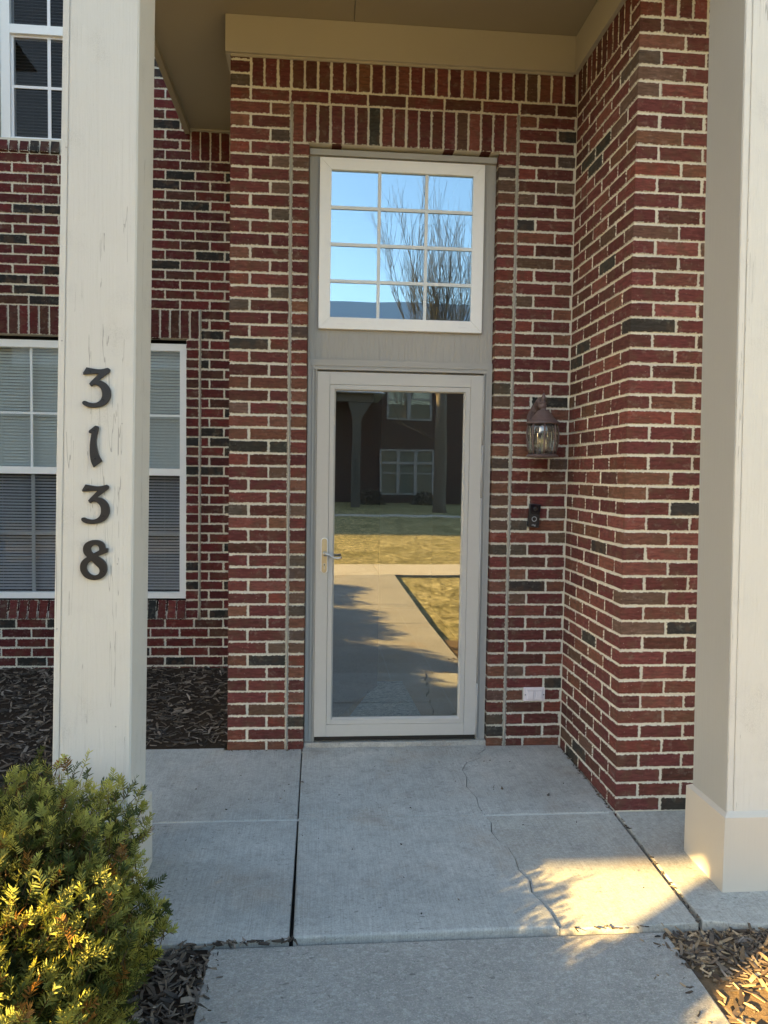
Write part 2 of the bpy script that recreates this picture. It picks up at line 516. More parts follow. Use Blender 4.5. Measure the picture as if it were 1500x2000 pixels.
class Bricks:
    def __init__(s): s.v = []; s.f = []; s.loc = []; s.hs = []; s.col = []
    def brick(s, O, U, V, N, u0, u1, v0, v1, col, depth=.012, proud=0., jit=True, ext=(0, 0)):
        O, U, V, N = Vector(O), Vector(U), Vector(V), Vector(N)
        if jit:
            j = lambda: random.uniform(-.0014, .0014)
            u0 += 0 if ext[0] else j(); u1 += 0 if ext[1] else j(); v0 += j(); v1 += j(); proud += 0 if ext[0] or ext[1] else random.uniform(-.001, .001)
        b = .0018
        n = len(s.v)
        P = lambda u, v, d: tuple(O+U*u+V*v+N*d)
        ring0 = [P(u0, v0, proud-depth), P(u1, v0, proud-depth), P(u1, v1, proud-depth), P(u0, v1, proud-depth)]
        ring1 = [P(u0, v0, proud-b), P(u1, v0, proud-b), P(u1, v1, proud-b), P(u0, v1, proud-b)]
        bl, br = (.0001 if ext[0] else b), (.0001 if ext[1] else b)
        ring2 = [P(u0+bl, v0+b, proud), P(u1-br, v0+b, proud), P(u1-br, v1-b, proud), P(u0+bl, v1-b, proud)]
        s.v += ring0+ring1+ring2
        hw, hh = (u1-u0)/2, (v1-v0)/2
        ho = hw; hw2 = hw+(ext[0]+ext[1])*.02; sh = (ext[0]-ext[1])*.02
        seed = random.random()*40
        # local coordinates carried on every corner; a deep side counts its own depth as the second axis
        def face(idx, locs, hs=None):
            s.f.append(tuple(n+i for i in idx)); s.loc += locs if hs else [(a_[0]+sh, a_[1], a_[2]) for a_ in locs]; s.hs += [(hs or (hw2, hh)) + (seed,)]*4; s.col += [col+(1,)]*4
        L2 = [(-hw+b, -hh+b, 0), (hw-b, -hh+b, 0), (hw-b, hh-b, 0), (-hw+b, hh-b, 0)]
        L1 = [(-hw, -hh, 0), (hw, -hh, 0), (hw, hh, 0), (-hw, hh, 0)]
        face((8, 9, 10, 11), L2)
        for a in range(4):
            c = (a+1) % 4
            face((4+a, 4+c, 8+c, 8+a), [L1[a], L1[c], L2[c], L2[a]])
            L = hw if a % 2 == 0 else hh
            if depth > .03:
                face((a, c, 4+c, 4+a), [(-depth/2, -L, .3), (-depth/2, L, .3), (depth/2, L, .3), (depth/2, -L, .3)], (depth/2+.02, L))
            else:
                face((a, c, 4+c, 4+a), [L1[a], L1[c], L1[c], L1[a]])
    def build(s, name, parent):
        me = bpy.data.meshes.new(name)
        me.from_pydata(s.v, [], s.f)
        for nm, arr, ty in (('bloc', s.loc, 'FLOAT_VECTOR'), ('bhs', s.hs, 'FLOAT_VECTOR'), ('bcol', s.col, 'FLOAT_COLOR')):
            at = me.attributes.new(nm, ty, 'CORNER')
            at.data.foreach_set('color' if ty == 'FLOAT_COLOR' else 'vector', np.array(arr, dtype=np.float32).ravel())
        me.update()
        return link(name, me, 'brick', parent)
def zc(k): return k*C
XV, YV, ZV = (1, 0, 0), (0, 1, 0), (0, 0, 1)

house = empty('brick_house', 'red brick house front with a pale framed glass door under a porch roof', 'house')
W = 1.83; DR = .8128; YB = 1.36
g = JT/2
def course_cols(k, b, O, U, N, spans, pal=PAL, depth=.012, pals=None):
    for i, (a, c) in enumerate(spans):
        hdr = (c-a) < .13
        p = pals if pals else (PALH if hdr else pal)
        b.brick(O, U, ZV, N, a, c, zc(k)+g, zc(k+1)-g, pick(p), depth, ext=(1 if a == -.012 else 0, 0))

# --- door wall
b = Bricks()
O, U, N = (0, 0, 0), XV, (0, -1, 0)
X0 = -.012
for k in range(-2, 54):
    # left pillar
    if k <= 49:
        if k % 2: sp = [(X0, .192), (.2015, .296)]
        else: sp = [(X0, .088), (.0985, .296)]
        course_cols(k, b, O, U, N, sp)
        if k % 2 == 0: sp = [(1.519, 1.722), (1.7315, W)]
        else: sp = [(1.519, 1.612), (1.6215, W-.009)]
        course_cols(k, b, O, U, N, sp)
    elif k == 50:
        course_cols(k, b, O, U, N, [(X0, .088)])
        x = .0985
        while x < W-.02:
            x1 = min(x+.2032-JT, W)
            b.brick(O, U, ZV, N, x, x1, zc(50)+g, zc(51)-g, pick(PAL)); x = x1+JT
    else:
        course_cols(k, b, O, U, N, [(X0, .088)])
    if k <= 46:
        for a, c in ((.312, .398), (1.410, 1.502)):
            b.brick(O, U, ZV, N, a, c, zc(k)+g, zc(k+1)-g, pick(PALH), .085, .002, ext=(0, 1) if a < 1 else (1, 0))
n = 25; step = (W-.0985)/n
for i in range(n):
    b.brick(O, U, ZV, N, .0985+i*step, .0985+(i+1)*step-JT, zc(51)+g, zc(54)-g, pick(PAL))
n = 18; step = (1.502+JT-.312)/n
for i in range(n):
    b.brick(O, U, ZV, N, .312+i*step, .312+(i+1)*step-JT, zc(47)+g, zc(50)-g, pick(PAL), .085, .002)
bw = b.build('brick_wall', house)
mo = MB()
mo.box(-.008, .398-.004, .0045, .14, -.3, 3.9)
mo.box(1.414, 1.90, .0045, .14, -.3, 3.9)
mo.box(.394, 1.414, .0045, .14, zc(47)+.004, 3.9)
mo.box(-.008, .10, .14, 1.5, -.3, 3.9)
mo.build('mortar_bed', 'mortar', bw, 0)
for x in (.304, 1.5105):
    pts = [(x+random.uniform(-.0012, .0012), .0015, z) for z in np.linspace(-.06, zc(50)-.002, 60)]
    MB().tube(pts, [.0072+random.uniform(-.0007, .001) for _ in pts], 8).build('caulk_joint', 'caulk', bw, 0, True)

# --- return wall (faces -X) and the front wall beside it (faces -Y)
b = Bricks(); b2 = Bricks()
O, U, N = (W, 0, 0), (0, -1, 0), (-1, 0, 0)
O2 = (W, -DR, 0)
for k in range(-3, 60):
    corner = pick(PALH if random.random() < .6 else PAL)
    soldier = 51 <= k <= 53
    if k % 2 == 0: sp = [(.010, .197), (.2065, .4), (.4095, .6032), (.6127, DR)]; h2 = .0975
    else: sp = [(.008, .0955), (.105, .2987), (.3082, .5018), (.5113, .705), (.7145, DR)]; h2 = .2045
    if soldier: sp = [(.7145, DR)]; h2 = .0975
    for a, c in sp:
        last = c == DR
        b.brick(O, U, ZV, N, a, c-(.0126 if last else 0), zc(k)+g, zc(k+1)-g, corner if last else pick(PAL), ext=(0, 1 if last else 0))
    b2.brick(O2, XV, ZV, (0, -1, 0), 0, h2, zc(k)+g, zc(k+1)-g, corner, .0125, ext=(1, 0))
    if not soldier:
        x = h2+JT
        while x < 1.4:
            b2.brick(O2, XV, ZV, (0, -1, 0), x, x+.2032-JT, zc(k)+g, zc(k+1)-g, pick(PAL)); x += .2032
for i in range(10):
    st = .705/10
    b.brick(O, U, ZV, N, .006+i*st, .006+(i+1)*st-JT, zc(51)+g, zc(54)-g, pick(PAL))
for i in range(18):
    b2.brick(O2, XV, ZV, (0, -1, 0), .107+i*C, .107+(i+1)*C-JT, zc(51)+g, zc(54)-g, pick(PAL))
rw = b.build('brick_wall', house)
MB().box(W+.0045, W+.14, -DR+.15, .02, -.3, 4.3).build('mortar_bed', 'mortar', rw)
fwl = b2.build('brick_wall', house)
MB().box(W+.0046, W+1.5, -DR+.0045, -DR+.149, -.3, 4.3).build('mortar_bed', 'mortar', fwl)

# --- set-back wall on the left with its two windows
WX1 = -.468; WZ0, WZ1 = .53, 2.345           # lower window opening
WXL = -2.62
UX0, UZ0 = -1.705, 3.685                     # upper window starts here and runs behind the post
b = Bricks()
O, U, N = (0, YB, 0), XV, (0, -1, 0)
B8 = .2032
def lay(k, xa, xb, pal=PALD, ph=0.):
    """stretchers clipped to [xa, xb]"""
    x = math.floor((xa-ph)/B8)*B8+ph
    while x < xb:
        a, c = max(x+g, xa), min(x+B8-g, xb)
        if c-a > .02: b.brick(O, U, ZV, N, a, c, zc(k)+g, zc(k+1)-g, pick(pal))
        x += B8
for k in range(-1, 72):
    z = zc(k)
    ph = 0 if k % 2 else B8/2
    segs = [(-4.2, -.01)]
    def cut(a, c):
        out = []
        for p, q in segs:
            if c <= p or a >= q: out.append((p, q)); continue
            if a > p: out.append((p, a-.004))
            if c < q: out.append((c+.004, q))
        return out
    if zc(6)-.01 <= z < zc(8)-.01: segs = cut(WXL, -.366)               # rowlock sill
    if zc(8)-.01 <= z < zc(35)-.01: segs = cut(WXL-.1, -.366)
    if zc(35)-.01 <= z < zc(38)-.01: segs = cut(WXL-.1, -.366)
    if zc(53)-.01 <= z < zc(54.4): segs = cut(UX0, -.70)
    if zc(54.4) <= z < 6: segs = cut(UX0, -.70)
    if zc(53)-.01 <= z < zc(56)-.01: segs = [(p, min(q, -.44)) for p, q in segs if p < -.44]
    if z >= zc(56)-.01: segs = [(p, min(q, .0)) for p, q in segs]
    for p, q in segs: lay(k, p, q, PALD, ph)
for k in range(6, 35):                                             # header stack beside the window
    b.brick(O, U, ZV, N, WX1+.004, -.378, zc(k)+g, zc(k+1)-g, pick(PALD), .07, .002)
x = -.378
while x > WXL:
    b.brick(O, U, ZV, N, x-C+JT, x, zc(35)+g, zc(38)-g, pick(PALD), .07, .002); x -= C
x = WX1
while x > WXL:                                                     # sloping rowlock sill
    b.brick((0, YB-.018, zc(6)), U, (0, .35, 1), (0, -1, .35), x-C+JT, x, .004, .128, pick(PALD), .09, .0); x -= C
x = UX0-.004
for i in range(15):
    b.brick((0, YB-.018, zc(53)+.006), U, (0, .3, 1), (0, -1, .3), x+i*C, x+(i+1)*C-JT, .002, .085, pick(PALD), .09)
for i in range(7):
    b.brick(O, U, ZV, N, -.435+i*C, -.435+(i+1)*C-JT, zc(53)+g, zc(56)-g, pick(PALD))
lw = b.build('brick_wall', house)
mo = MB()
y0, y1 = YB+.005, YB+.09
mo.box(-4.2, WXL-.1, y0, y1, -.3, 5); mo.box(WX1+.006, 0, y0, y1, -.3, 5)
mo.box(WXL-.1, WX1+.006, y0, y1, -.3, zc(6)+.05); mo.box(WXL-.1, WX1+.006, y0, y1, zc(35)+.004, UZ0)
mo.box(WXL-.1, UX0-.004, y0, y1, UZ0, 5); mo.box(-.70, WX1+.006, y0, y1, UZ0, 5)
mo.build('mortar_bed', 'mortar', lw)
pts = [(-.371, YB, z) for z in np.linspace(zc(6)-.01, zc(38), 30)]
MB().tube(pts, .0085, 8).build('caulk_joint', 'caulk', lw, 0, True)

# house core: keeps daylight out from behind
MB().box(-14, -2.9, 1.47, 9, -.3, 6.6).box(-2.9, -.02, 2.6, 9, -.3, 6.6).box(-2.9, -.02, 1.46, 2.6, 5, 6.6).box(2.0, 12, -.65, 9, -.3, 6.6).box(-.02, 2.0, 4.2, 9, -.3, 6.6).box(-.02, 2.0, .2, 4.2, 4.2, 6.6).build('house_core', 'room', house)

# --- porch roof
fz0, fz1 = 3.612, 3.80
MB().box(-.036, W-.024, -.026, -.0015, fz0, fz1-.001).box(W-.024, W-.0015, -DR-.022, -.0015, fz0, fz1-.0015).box(W-.024, W+1.3, -DR-.024, -DR-.0015, fz0, fz1-.002).box(-.036, -.014, -.0015, YB, fz0, fz1-.0015).build('frieze_board', 'frieze', house, .002)
MB().box(-.010, W-.028, -.010, -.001, fz0-.012, fz0).build('frieze_moulding', 'frieze', house)
MB().box(-.44, -.038, YB-.02, YB-.002, 3.786, 3.7985).build('frieze_moulding', 'frieze', house)
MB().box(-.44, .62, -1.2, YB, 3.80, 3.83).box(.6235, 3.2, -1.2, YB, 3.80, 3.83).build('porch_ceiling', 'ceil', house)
MB().box(-.475, -.4405, -1.45, YB-.002, 3.765, 4.02).build('fascia_board', 'ceil', house, .002)
MB().box(-.475, 3.3, -1.44, -1.2, 3.68, 4.0).build('porch_beam', 'base', house, .004)
r = MB()
r.hexa([(-.55, -1.55, 4.02), (3.4, -1.55, 4.02), (3.4, 1.34, 4.02), (-.55, 1.34, 4.02), (.7, -.3, 4.75), (2.1, -.3, 4.75), (2.1, 1.34, 4.75), (.7, 1.34, 4.75)])
r.build('porch_roof', 'shingle', house)

# --- porch posts, a little out of plumb
def post(x0b, x1b, x0t, x1t, ya, yb, base, zg, grey=False):
    e = MB()
    zb, zt = .2, 3.68
    dl = lambda xb, xt, z: xb+(xt-xb)*(z-.3)/2.7
    q = lambda z: [(dl(x0b, x0t, z), ya, z), (dl(x1b, x1t, z), ya, z), (dl(x1b, x1t, z), yb, z), (dl(x0b, x0t, z), yb, z)]
    # side boards and the front board between them leave a narrow groove
    gx = .021
    qs = lambda z: [(dl(x0b, x0t, z)+gx+.003, ya-.0012, z), (dl(x1b, x1t, z)-.004, ya-.0012, z), (dl(x1b, x1t, z)-.004, ya+.02, z), (dl(x0b, x0t, z)+gx+.003, ya+.02, z)]
    e.hexa([*[(x, y+(.004 if y == ya else 0), z) for x, y, z in q(zb)], *[(x, y+(.004 if y == ya else 0), z) for x, y, z in q(zt)]])
    ql = lambda z: [(dl(x0b, x0t, z)-.001, ya, z), (dl(x0b, x0t, z)+gx, ya, z), (dl(x0b, x0t, z)+gx, ya+.03, z), (dl(x0b, x0t, z)-.001, ya+.03, z)]
    e.hexa(qs(zb)+qs(zt)); e.hexa(ql(zb)+ql(zt))
    p = e.build('porch_post', 'post', house, .0025)
    if grey:
        t_ = lambda z: [(dl(x0b, x0t, z)-.005, ya+.003, z), (dl(x0b, x0t, z)-.0015, ya+.003, z), (dl(x0b, x0t, z)-.0015, yb, z), (dl(x0b, x0t, z)-.005, yb, z)]
        so_ = MB().hexa(t_(zb)+t_(zt)).build('side_board', 'sideb', p, .0008)
        so_['label'] = 'grey painted side board'
    bx0, bx1, by0, by1 = base
    m = MB()
    m.hexa([(bx0, by0, zg), (bx1, by0, zg), (bx1, by1, zg), (bx0, by1, zg), (bx0, by0, .2), (bx1, by0, .2), (bx1, by1, .2), (bx0, by1, .2)])
    i = .022
    m.hexa([(bx0, by0, .2), (bx1, by0, .2), (bx1, by1, .2), (bx0, by1, .2), (bx0+i, by0+i, .216), (bx1-i, by0+i, .216), (bx1-i, by1-i, .216), (bx0+i, by1-i, .216)])
    m.build('post_base', 'base', p, .002)
    return p
left_post = post(-.463, -.193, -.408, -.158, -1.385, -1.14, (-.49, -.172, -1.42, -1.118), -.2)
for nx, nz in ((-.225, 1.62), (-.235, 1.13), (-.225, 2.3), (-.43, 1.9), (-.44, .9), (-.235, .55), (-.42, 2.55)):
    nx += .0137*(nz-1.1)
    MB().tube([(nx, -1.3845, nz), (nx, -1.3868, nz)], [.0034, .0028], 8).build('nail', 'trim', left_post)
post(2.004, 2.27, 1.962, 2.225, -1.44, -1.185, (1.984, 2.295, -1.463, -1.16), -.2, True)

# --- the door in its frame
OX0, OX1 = .400, 1.408
pan = MB().box(OX0, .47, .055, .09, -.03, 3.172).box(1.33, OX1, .055, .09, -.03, 3.172).box(.47, 1.33, .055, .09, 2.0, 2.30).box(.47, 1.33, .055, .09, 3.07, 3.172)
fr = pan.build('door_surround', 'panel', house, .001)
MB().box(OX0, OX1, .036, .0545, 3.140, 3.172).build('head_trim', 'trim', fr, .003)
cs = MB()
for s, xa in ((1, OX0+.001), (-1, OX1-.001)):
    for d0, d1, y in ((0, .024, .034), (.0245, .036, .026), (.0365, .043, .030), (.0435, .051, .018)):
        a, c = sorted((xa+s*d0, xa+s*d1))
        cs.box(a, c, y, .0545, -.02, 2.068-d0)
for d0, d1, y in ((0, .022, .034), (.0225, .036, .026), (.0365, .045, .030), (.0455, .058, .018)):
    cs.box(OX0+.001+d0*.8, OX1-.001-d0*.8, y-.0007, .054, 2.068-d1, 2.068-d0)
cs.build('brick_mould', 'trim', fr, .0015)
MB().box(OX0-.001, OX1+.001, .004, .12, -.06, -.020).build('door_sill', 'slab', fr, .004)
door = MB()
DX0, DX1, DZ0, DZ1 = .4535, 1.3505, .012, 1.998
GX0, GX1, GZ0, GZ1 = .553, 1.250, .113, 1.901
def ringframe(mb, x0, x1, z0, z1, t, ya, yb):
    mb.box(x0, x0+t, ya, yb, z0, z1); mb.box(x1-t, x1, ya, yb, z0, z1)
    mb.box(x0+t+.0004, x1-t-.0004, ya, yb, z1-t, z1); mb.box(x0+t+.0004, x1-t-.0004, ya, yb, z0, z0+t)
ringframe(door, DX0, DX1, DZ0, DZ1, .066, .012, .046)
ringframe(door, DX0+.0675, DX1-.0675, DZ0+.0675, DZ1-.0675, .0245, .0135, .046)
# bevelled glazing lip
a0 = DX0+.0925; a1 = DX1-.0925; z0 = DZ0+.0925; z1 = DZ1-.0925
lip = [((a0, z0), (a1, z0), (GX1, GZ0), (GX0, GZ0)), ((a1, z0), (a1, z1), (GX1, GZ1), (GX1, GZ0)), ((a1, z1), (a0, z1), (GX0, GZ1), (GX1, GZ1)), ((a0, z1), (a0, z0), (GX0, GZ0), (GX0, GZ1))]
for A, Bq, Cq, Dq in lip:
    door.hexa([(A[0], .045, A[1]), (Bq[0], .045, Bq[1]), (Cq[0], .045, Cq[1]), (Dq[0], .045, Dq[1]), (A[0], .0145, A[1]), (Bq[0], .0145, Bq[1]), (Cq[0], .029, Cq[1]), (Dq[0], .029, Dq[1])])
dm = door.build('storm_door', 'door', house, .0012)
MB().box(GX0-.004, GX1+.004, .033, .036, GZ0-.004, GZ1+.004).build('glass_pane', 'glass', dm)
MB().box(DX0+.002, DX1-.002, .018, .04, -.011, .0115).build('door_gap_shade', 'dark', dm)  # dark strip standing for the shaded gap under the door
hg = MB()
for za, zb_ in ((-.005, .30), (.303, 1.33), (1.333, 1.62), (1.623, 1.998)):
    hg.tube([(1.3555, .016, za), (1.3555, .016, zb_)], .0042, 10)
hg.build('hinge_rail', 'door', dm, 0, True)
# handle set: backplate, lever, lock
hp = MB()
pl = []
for t in np.linspace(0, math.pi, 13): pl.append((.500+.0145*math.cos(t), 1.089+.0145*math.sin(t)))
for t in np.linspace(math.pi, 2*math.pi, 13): pl.append((.500+.0145*math.cos(t), .932+.0145*math.sin(t)))
nn = len(pl)
hp.add([(x, .0115, z) for x, z in pl]+[(x, .001, z) for x, z in pl], [tuple(range(nn, 2*nn)), tuple(reversed(range(nn)))]+[(i, (i+1) % nn, nn+(i+1) % nn, nn+i) for i in range(nn)])
hpo = hp.build('handle_plate', 'brass', dm, .002)
pl2 = [(.5+(x-.5)*1.32, (z-1.0105)*1.03+1.0105) for x, z in pl]
MB().add([(x, .0117, z) for x, z in pl2]+[(x, .0085, z) for x, z in pl2], [tuple(range(nn, 2*nn)), tuple(reversed(range(nn)))]+[(i, (i+1) % nn, nn+(i+1) % nn, nn+i) for i in range(nn)]).build('plate_gasket', 'vinyl', hpo, 0)
lv = MB().tube([(.503, .002, 1.022), (.503, -.04, 1.022)], [.0125, .0105], 16)
lp = [(.503, -.038, 1.022), (.512, -.045, 1.024), (.523, -.046, 1.021), (.535, -.045, 1.011), (.550, -.043, 1.0035), (.566, -.041, 1.001), (.582, -.038, 1.003), (.592, -.034, 1.006)]
lv.tube(lp, [.0085, .0085, .0078, .007, .0065, .0065, .0065, .0055], 12)
lv.build('door_lever', 'chrome', hpo, 0, True)
MB().tube([(.5005, .001, .962), (.5005, -.003, .962)], .0085, 20).box(.4965, .5045, -.003, .001, .938, .96).build('lock_cylinder', 'chrome', hpo)
MB().tube([(.5005, -.003, .963), (.5005, -.0036, .963)], .0028, 12).box(.4996, .5014, -.0036, -.003, .955, .962).build('keyhole', 'dark', hpo)

# --- the fixed window over the door
win = MB()
wx0, wx1, wz0, wz1 = .4545, 1.3415, 2.230, 3.128
T = .062
for P in [((wx0, wz0), (wx1, wz0), (wx1-T, wz0+T), (wx0+T, wz0+T)), ((wx1, wz0+.0006), (wx1, wz1-.0006), (wx1-T, wz1-T), (wx1-T, wz0+T)), ((wx1, wz1), (wx0, wz1), (wx0+T, wz1-T), (wx1-T, wz1-T)), ((wx0, wz1-.0006), (wx0, wz0+.0006), (wx0+T, wz0+T), (wx0+T, wz1-T))]:
    cx = sum(p[0] for p in P)/4; czz = sum(p[1] for p in P)/4
    P = [(cx+(p[0]-cx)*.9995, czz+(p[1]-czz)*.9995) for p in P]
    win.hexa([(x, .08, z) for x, z in P]+[(x, .030, z) for x, z in P])
wo = win.build('window', 'vinyl', house, .0018)
MB().box(wx0+T-.004, wx1-T+.004, .047, .050, wz0+T-.004, wz1-T+.004).build('window_pane', 'glassw', wo)
mu = MB()
gx0, gx1, gz0, gz1 = wx0+T, wx1-T, wz0+T, wz1-T
for f in (1/3, 2/3):
    xx = gx0+(gx1-gx0)*f+.003; mu.box(xx-.0085, xx+.0085, .040, .0465, gz0, gz1)
for f in (.25, .5, .75):
    zz = gz0+(gz1-gz0)*f; mu.box(gx0, gx1, .0395, .0462, zz-.0085, zz+.0085)
mu.build('muntin', 'vinylg', wo, .001)
for xx in (.575, 1.235):
    MB().box(xx-.022, xx+.022, .0285, .031, wz0+.024, wz0+.031).build('weep_cover', 'blind', wo, .0005)

# --- windows in the set-back wall
def slats(x0, x1, z0, z1, y, mat, parent, pitch=.0215, dz=.013):
    m = MB(); z = z0
    while z < z1:
        m.hexa([(x0, y-.008, z), (x1, y-.008, z), (x1, y+.008, z+dz), (x0, y+.008, z+dz), (x0, y-.008, z+.0014), (x1, y-.008, z+.0014), (x1, y+.008, z+dz+.0014), (x0, y+.008, z+dz+.0014)]); z += pitch
    for xx in (x0+.12, x1-.12): m.tube([(xx, y-.0125, z0), (xx, y-.0125, z1)], .0009, 5)
    return m.build('window_blind', mat, parent)
wn = MB()
yF = YB+.032
WZa = .545
wn.box(WXL, WX1, yF, yF+.08, WZ1-.055, WZ1-.004).box(WXL, WX1, yF, yF+.08, WZa, WZa+.042).box(WX1-.046, WX1, yF-.001, yF+.08, WZa, WZ1-.004)
panes = [(-1.135, -.514), (-1.875, -1.185), (-2.56, -1.925)]
for x in (-1.16, -1.9): wn.box(x-.03, x+.03, yF-.002, yF+.079, WZa+.042, WZ1-.055)
wn.box(WXL, WXL+.06, yF-.001, yF+.08, WZa, WZ1-.004)
w2 = wn.build('window', 'vinyl', house, .002)
ra, sa = MB(), MB()
for x0, x1 in panes:
    ra.box(x0, x1, yF+.012, yF+.06, 1.418, 1.468)
    xm = (x0+x1)/2
    sa.box(xm-.008, xm+.008, yF+.022, yF+.028, 1.468, WZ1-.055).box(xm-.012, xm+.012, yF+.04, yF+.046, WZa+.042, 1.418)
    sa.box(x0, x1, yF+.0215, yF+.0285, 1.832, 1.848).box(x0, x1, yF+.0395, yF+.0465, .99, 1.012)
ra.build('meeting_rail', 'vinyl', w2, .002); sa.build('muntin', 'vinylg', w2)
for x0, x1 in panes[:2]:
    MB().box(x0, x1, yF+.030, yF+.033, 1.468, WZ1-.055).build('window_pane', 'glassb', w2)
    MB().box(x0, x1, yF+.036, yF+.0385, WZa+.042, 1.418).build('insect_screen', 'glasss', w2)
    slats(x0, x1, WZa+.05, 1.43, YB+.13, 'blind', w2)
    slats(x0, x1, 1.4315, WZ1-.06, YB+.122, 'blind', w2, dz=.0195)
MB().box(WXL-.1, WX1+.1, 1.95, 1.97, .3, 2.5).build('room_back', 'room', w2)
un = MB()
un.box(UX0, UX0+.062, yF-.004, yF+.08, UZ0, 5).box(UX0+.062, -.7, yF-.003, yF+.08, 4.386, 4.446).box(UX0+.062, -.7, yF-.0025, yF+.08, UZ0, UZ0+.016)
w3 = un.build('window', 'vinyl', house, .002)
MB().box(UX0+.062, UX0+.078, yF+.02, yF+.06, UZ0+.016, 4.386).box(UX0+.078, -.7, yF+.0205, yF+.06, 4.372, 4.3855).box(UX0+.078, -.7, yF+.0205, yF+.06, UZ0+.0165, UZ0+.028).box(-1.405, -1.383, yF+.022, yF+.028, UZ0+.028, 4.372).box(UX0+.078, -.7, yF+.0215, yF+.0285, 4.037, 4.055).box(-1.405, -1.385, yF+.022, yF+.028, 4.446, 5).build('muntin', 'blind', w3)
MB().box(UX0+.06, -.7, yF+.030, yF+.033, UZ0+.016, 4.40).build('window_pane', 'glasss', w3)
MB().box(UX0+.06, -.7, yF+.030, yF+.033, 4.43, 5).build('window_pane', 'glasss', w3)
slats(UX0+.06, -.7, UZ0+.02, 5, YB+.13, 'blindd', w3)

# --- entry hall behind the glass
hall = MB()
hall.box(.10, .13, .15, 4.1, -.02, 4.1).box(1.70, 1.73, .15, 4.1, -.02, 4.1).box(.10, 1.73, 4.1, 4.13, -.02, 4.1).box(.10, 1.73, .15, 4.1, 4.1, 4.13)
hall.build('hall_wall', 'hall', house)
MB().box(.13, 1.70, .145, 4.1, -.06, -.001).build('hall_floor', 'tile', house)
dl = MB().hexa([(.47, .17, .012), (.512, .155, .012), (.88, 1.0, .012), (.845, 1.02, .012), (.47, .17, 2.03), (.512, .155, 2.03), (.88, 1.0, 2.03), (.845, 1.02, 2.03)])
dl.build('inner_door', 'wood', house, .003)
rg = MB().hexa([(.62, .22, 0), (1.10, .22, 0), (1.06, 1.12, 0), (.885, 1.12, 0), (.62, .22, .011), (1.10, .22, .011), (1.06, 1.12, .011), (.885, 1.12, .011)])
tag(rg.build('doormat', 'rug', None, .003), 'blue grey woven mat lying on the tiles behind the glass door', 'doormat')

# ------------------------------------------------------------------ ground
def gz(y): return -.048+.0247*y
def flat(name, pts, z, mat, label, cat, kind='structure'):
    m = MB(); m.add([(x, y, z if not callable(z) else z(y)) for x, y in pts], [tuple(range(len(pts)))])
    return struct(m.build(name, mat), label, cat, kind)
lg = MB()
ys = [-160, -60, -30, -24, -19, -14, -8, -5, -2.5, 0, 60]
zs = [.3, .3, .25, .2, .03, -.11, -.15, -.15, -.15, -.15, -.15]
for i, y in enumerate(ys): lg.v += [(-160, y, zs[i]), (160, y, zs[i])]
for i in range(len(ys)-1): lg.f.append((2*i, 2*i+1, 2*i+3, 2*i+2)); lg.mi.append(0)
struct(lg.build('lawn_ground', 'lawn'), 'tan winter lawn spreading in front of the porch', 'ground')

def slab_piece(pts, mat, parent, name='slab_panel', th=.09, zf=gz, bevel=.005, lift=0):
    m = MB(); n_ = len(pts)
    m.add([(x, y, zf(y)+lift) for x, y in pts]+[(x, y, zf(y)-th) for x, y in pts],
          [tuple(range(n_)), tuple(reversed(range(n_, 2*n_)))]+[(i, i+n_, (i+1) % n_+n_, (i+1) % n_) for i in range(n_)])
    me = bpy.data.meshes.new(name); me.from_pydata(m.v, [], m.f)
    bm = bmesh.new(); bm.from_mesh(me)
    bmesh.ops.recalc_face_normals(bm, faces=bm.faces)
    top = [f for f in bm.faces if f.normal.z > .9]
    es = [e for f in top for e in f.edges]
    if bevel: bmesh.ops.bevel(bm, geom=es, offset=bevel, segments=3, affect='EDGES', profile=.5, clamp_overlap=True)
    bm.to_mesh(me); bm.free()
    return link(name, me, mat, parent)
CRK = [(1.402, .02), (1.395, -.05), (1.345, -.11), (1.352, -.16), (1.255, -.23), (1.215, -.32), (1.222, -.41), (1.20, -.52), (1.225, -.64), (1.215, -.72), (1.222, -.80),
       (1.24, -.88), (1.222, -.96), (1.235, -1.04), (1.262, -1.10), (1.27, -1.18), (1.262, -1.27), (1.285, -1.34), (1.27, -1.42), (1.29, -1.48), (1.305, -1.55), (1.308, -1.638)]
slab = struct(bpy.data.objects.new('porch_slab', None), 'cracked grey concrete slab in front of the glass door', 'slab')
COL.objects.link(slab)
gapc = .0013
Ycr = -.8085
top = [p for p in CRK if p[1] > -.806]; bot = [p for p in CRK if p[1] <= -.806]
LJ = .391
slab_piece([(-.62, .04), (-.03, .04), (-.03, -.004), (LJ-.003, -.004), (LJ-.003, Ycr+.003), (-.62, Ycr+.003)], 'slab', slab)
slab_piece([(-.62, Ycr-.003), (LJ-.003, Ycr-.003), (LJ-.008, -1.642), (-.62, -1.646)], 'slab', slab, lift=-.003)
slab_piece([(LJ+.0025, -.004), (LJ+.012, .06)]+[(x-gapc, y) for x, y in top]+[(1.222-gapc, Ycr+.003), (LJ+.0025, Ycr+.003)], 'slab', slab, bevel=.0025, lift=.002)
slab_piece([(LJ+.0025, Ycr-.003)]+[(x-gapc, y) for x, y in [(1.224, Ycr-.003)]+bot]+[(1.25, -1.634), (LJ+.006, -1.640)], 'slab', slab, bevel=.009, lift=.004)
slab_piece([(x+gapc, y) for x, y in reversed(top)]+[(1.50, -.002), (W-.008, -.002), (W-.008, -.80), (1.84, Ycr+.003), (1.222+gapc, Ycr+.003)], 'slab', slab, bevel=.003)
slab_piece([(x+gapc, y) for x, y in reversed(bot)]+[(1.224+gapc, Ycr-.003), (1.822, Ycr-.003), (1.806, -1.632), (1.42, -1.637)], 'slab2', slab, bevel=.004, lift=-.004)
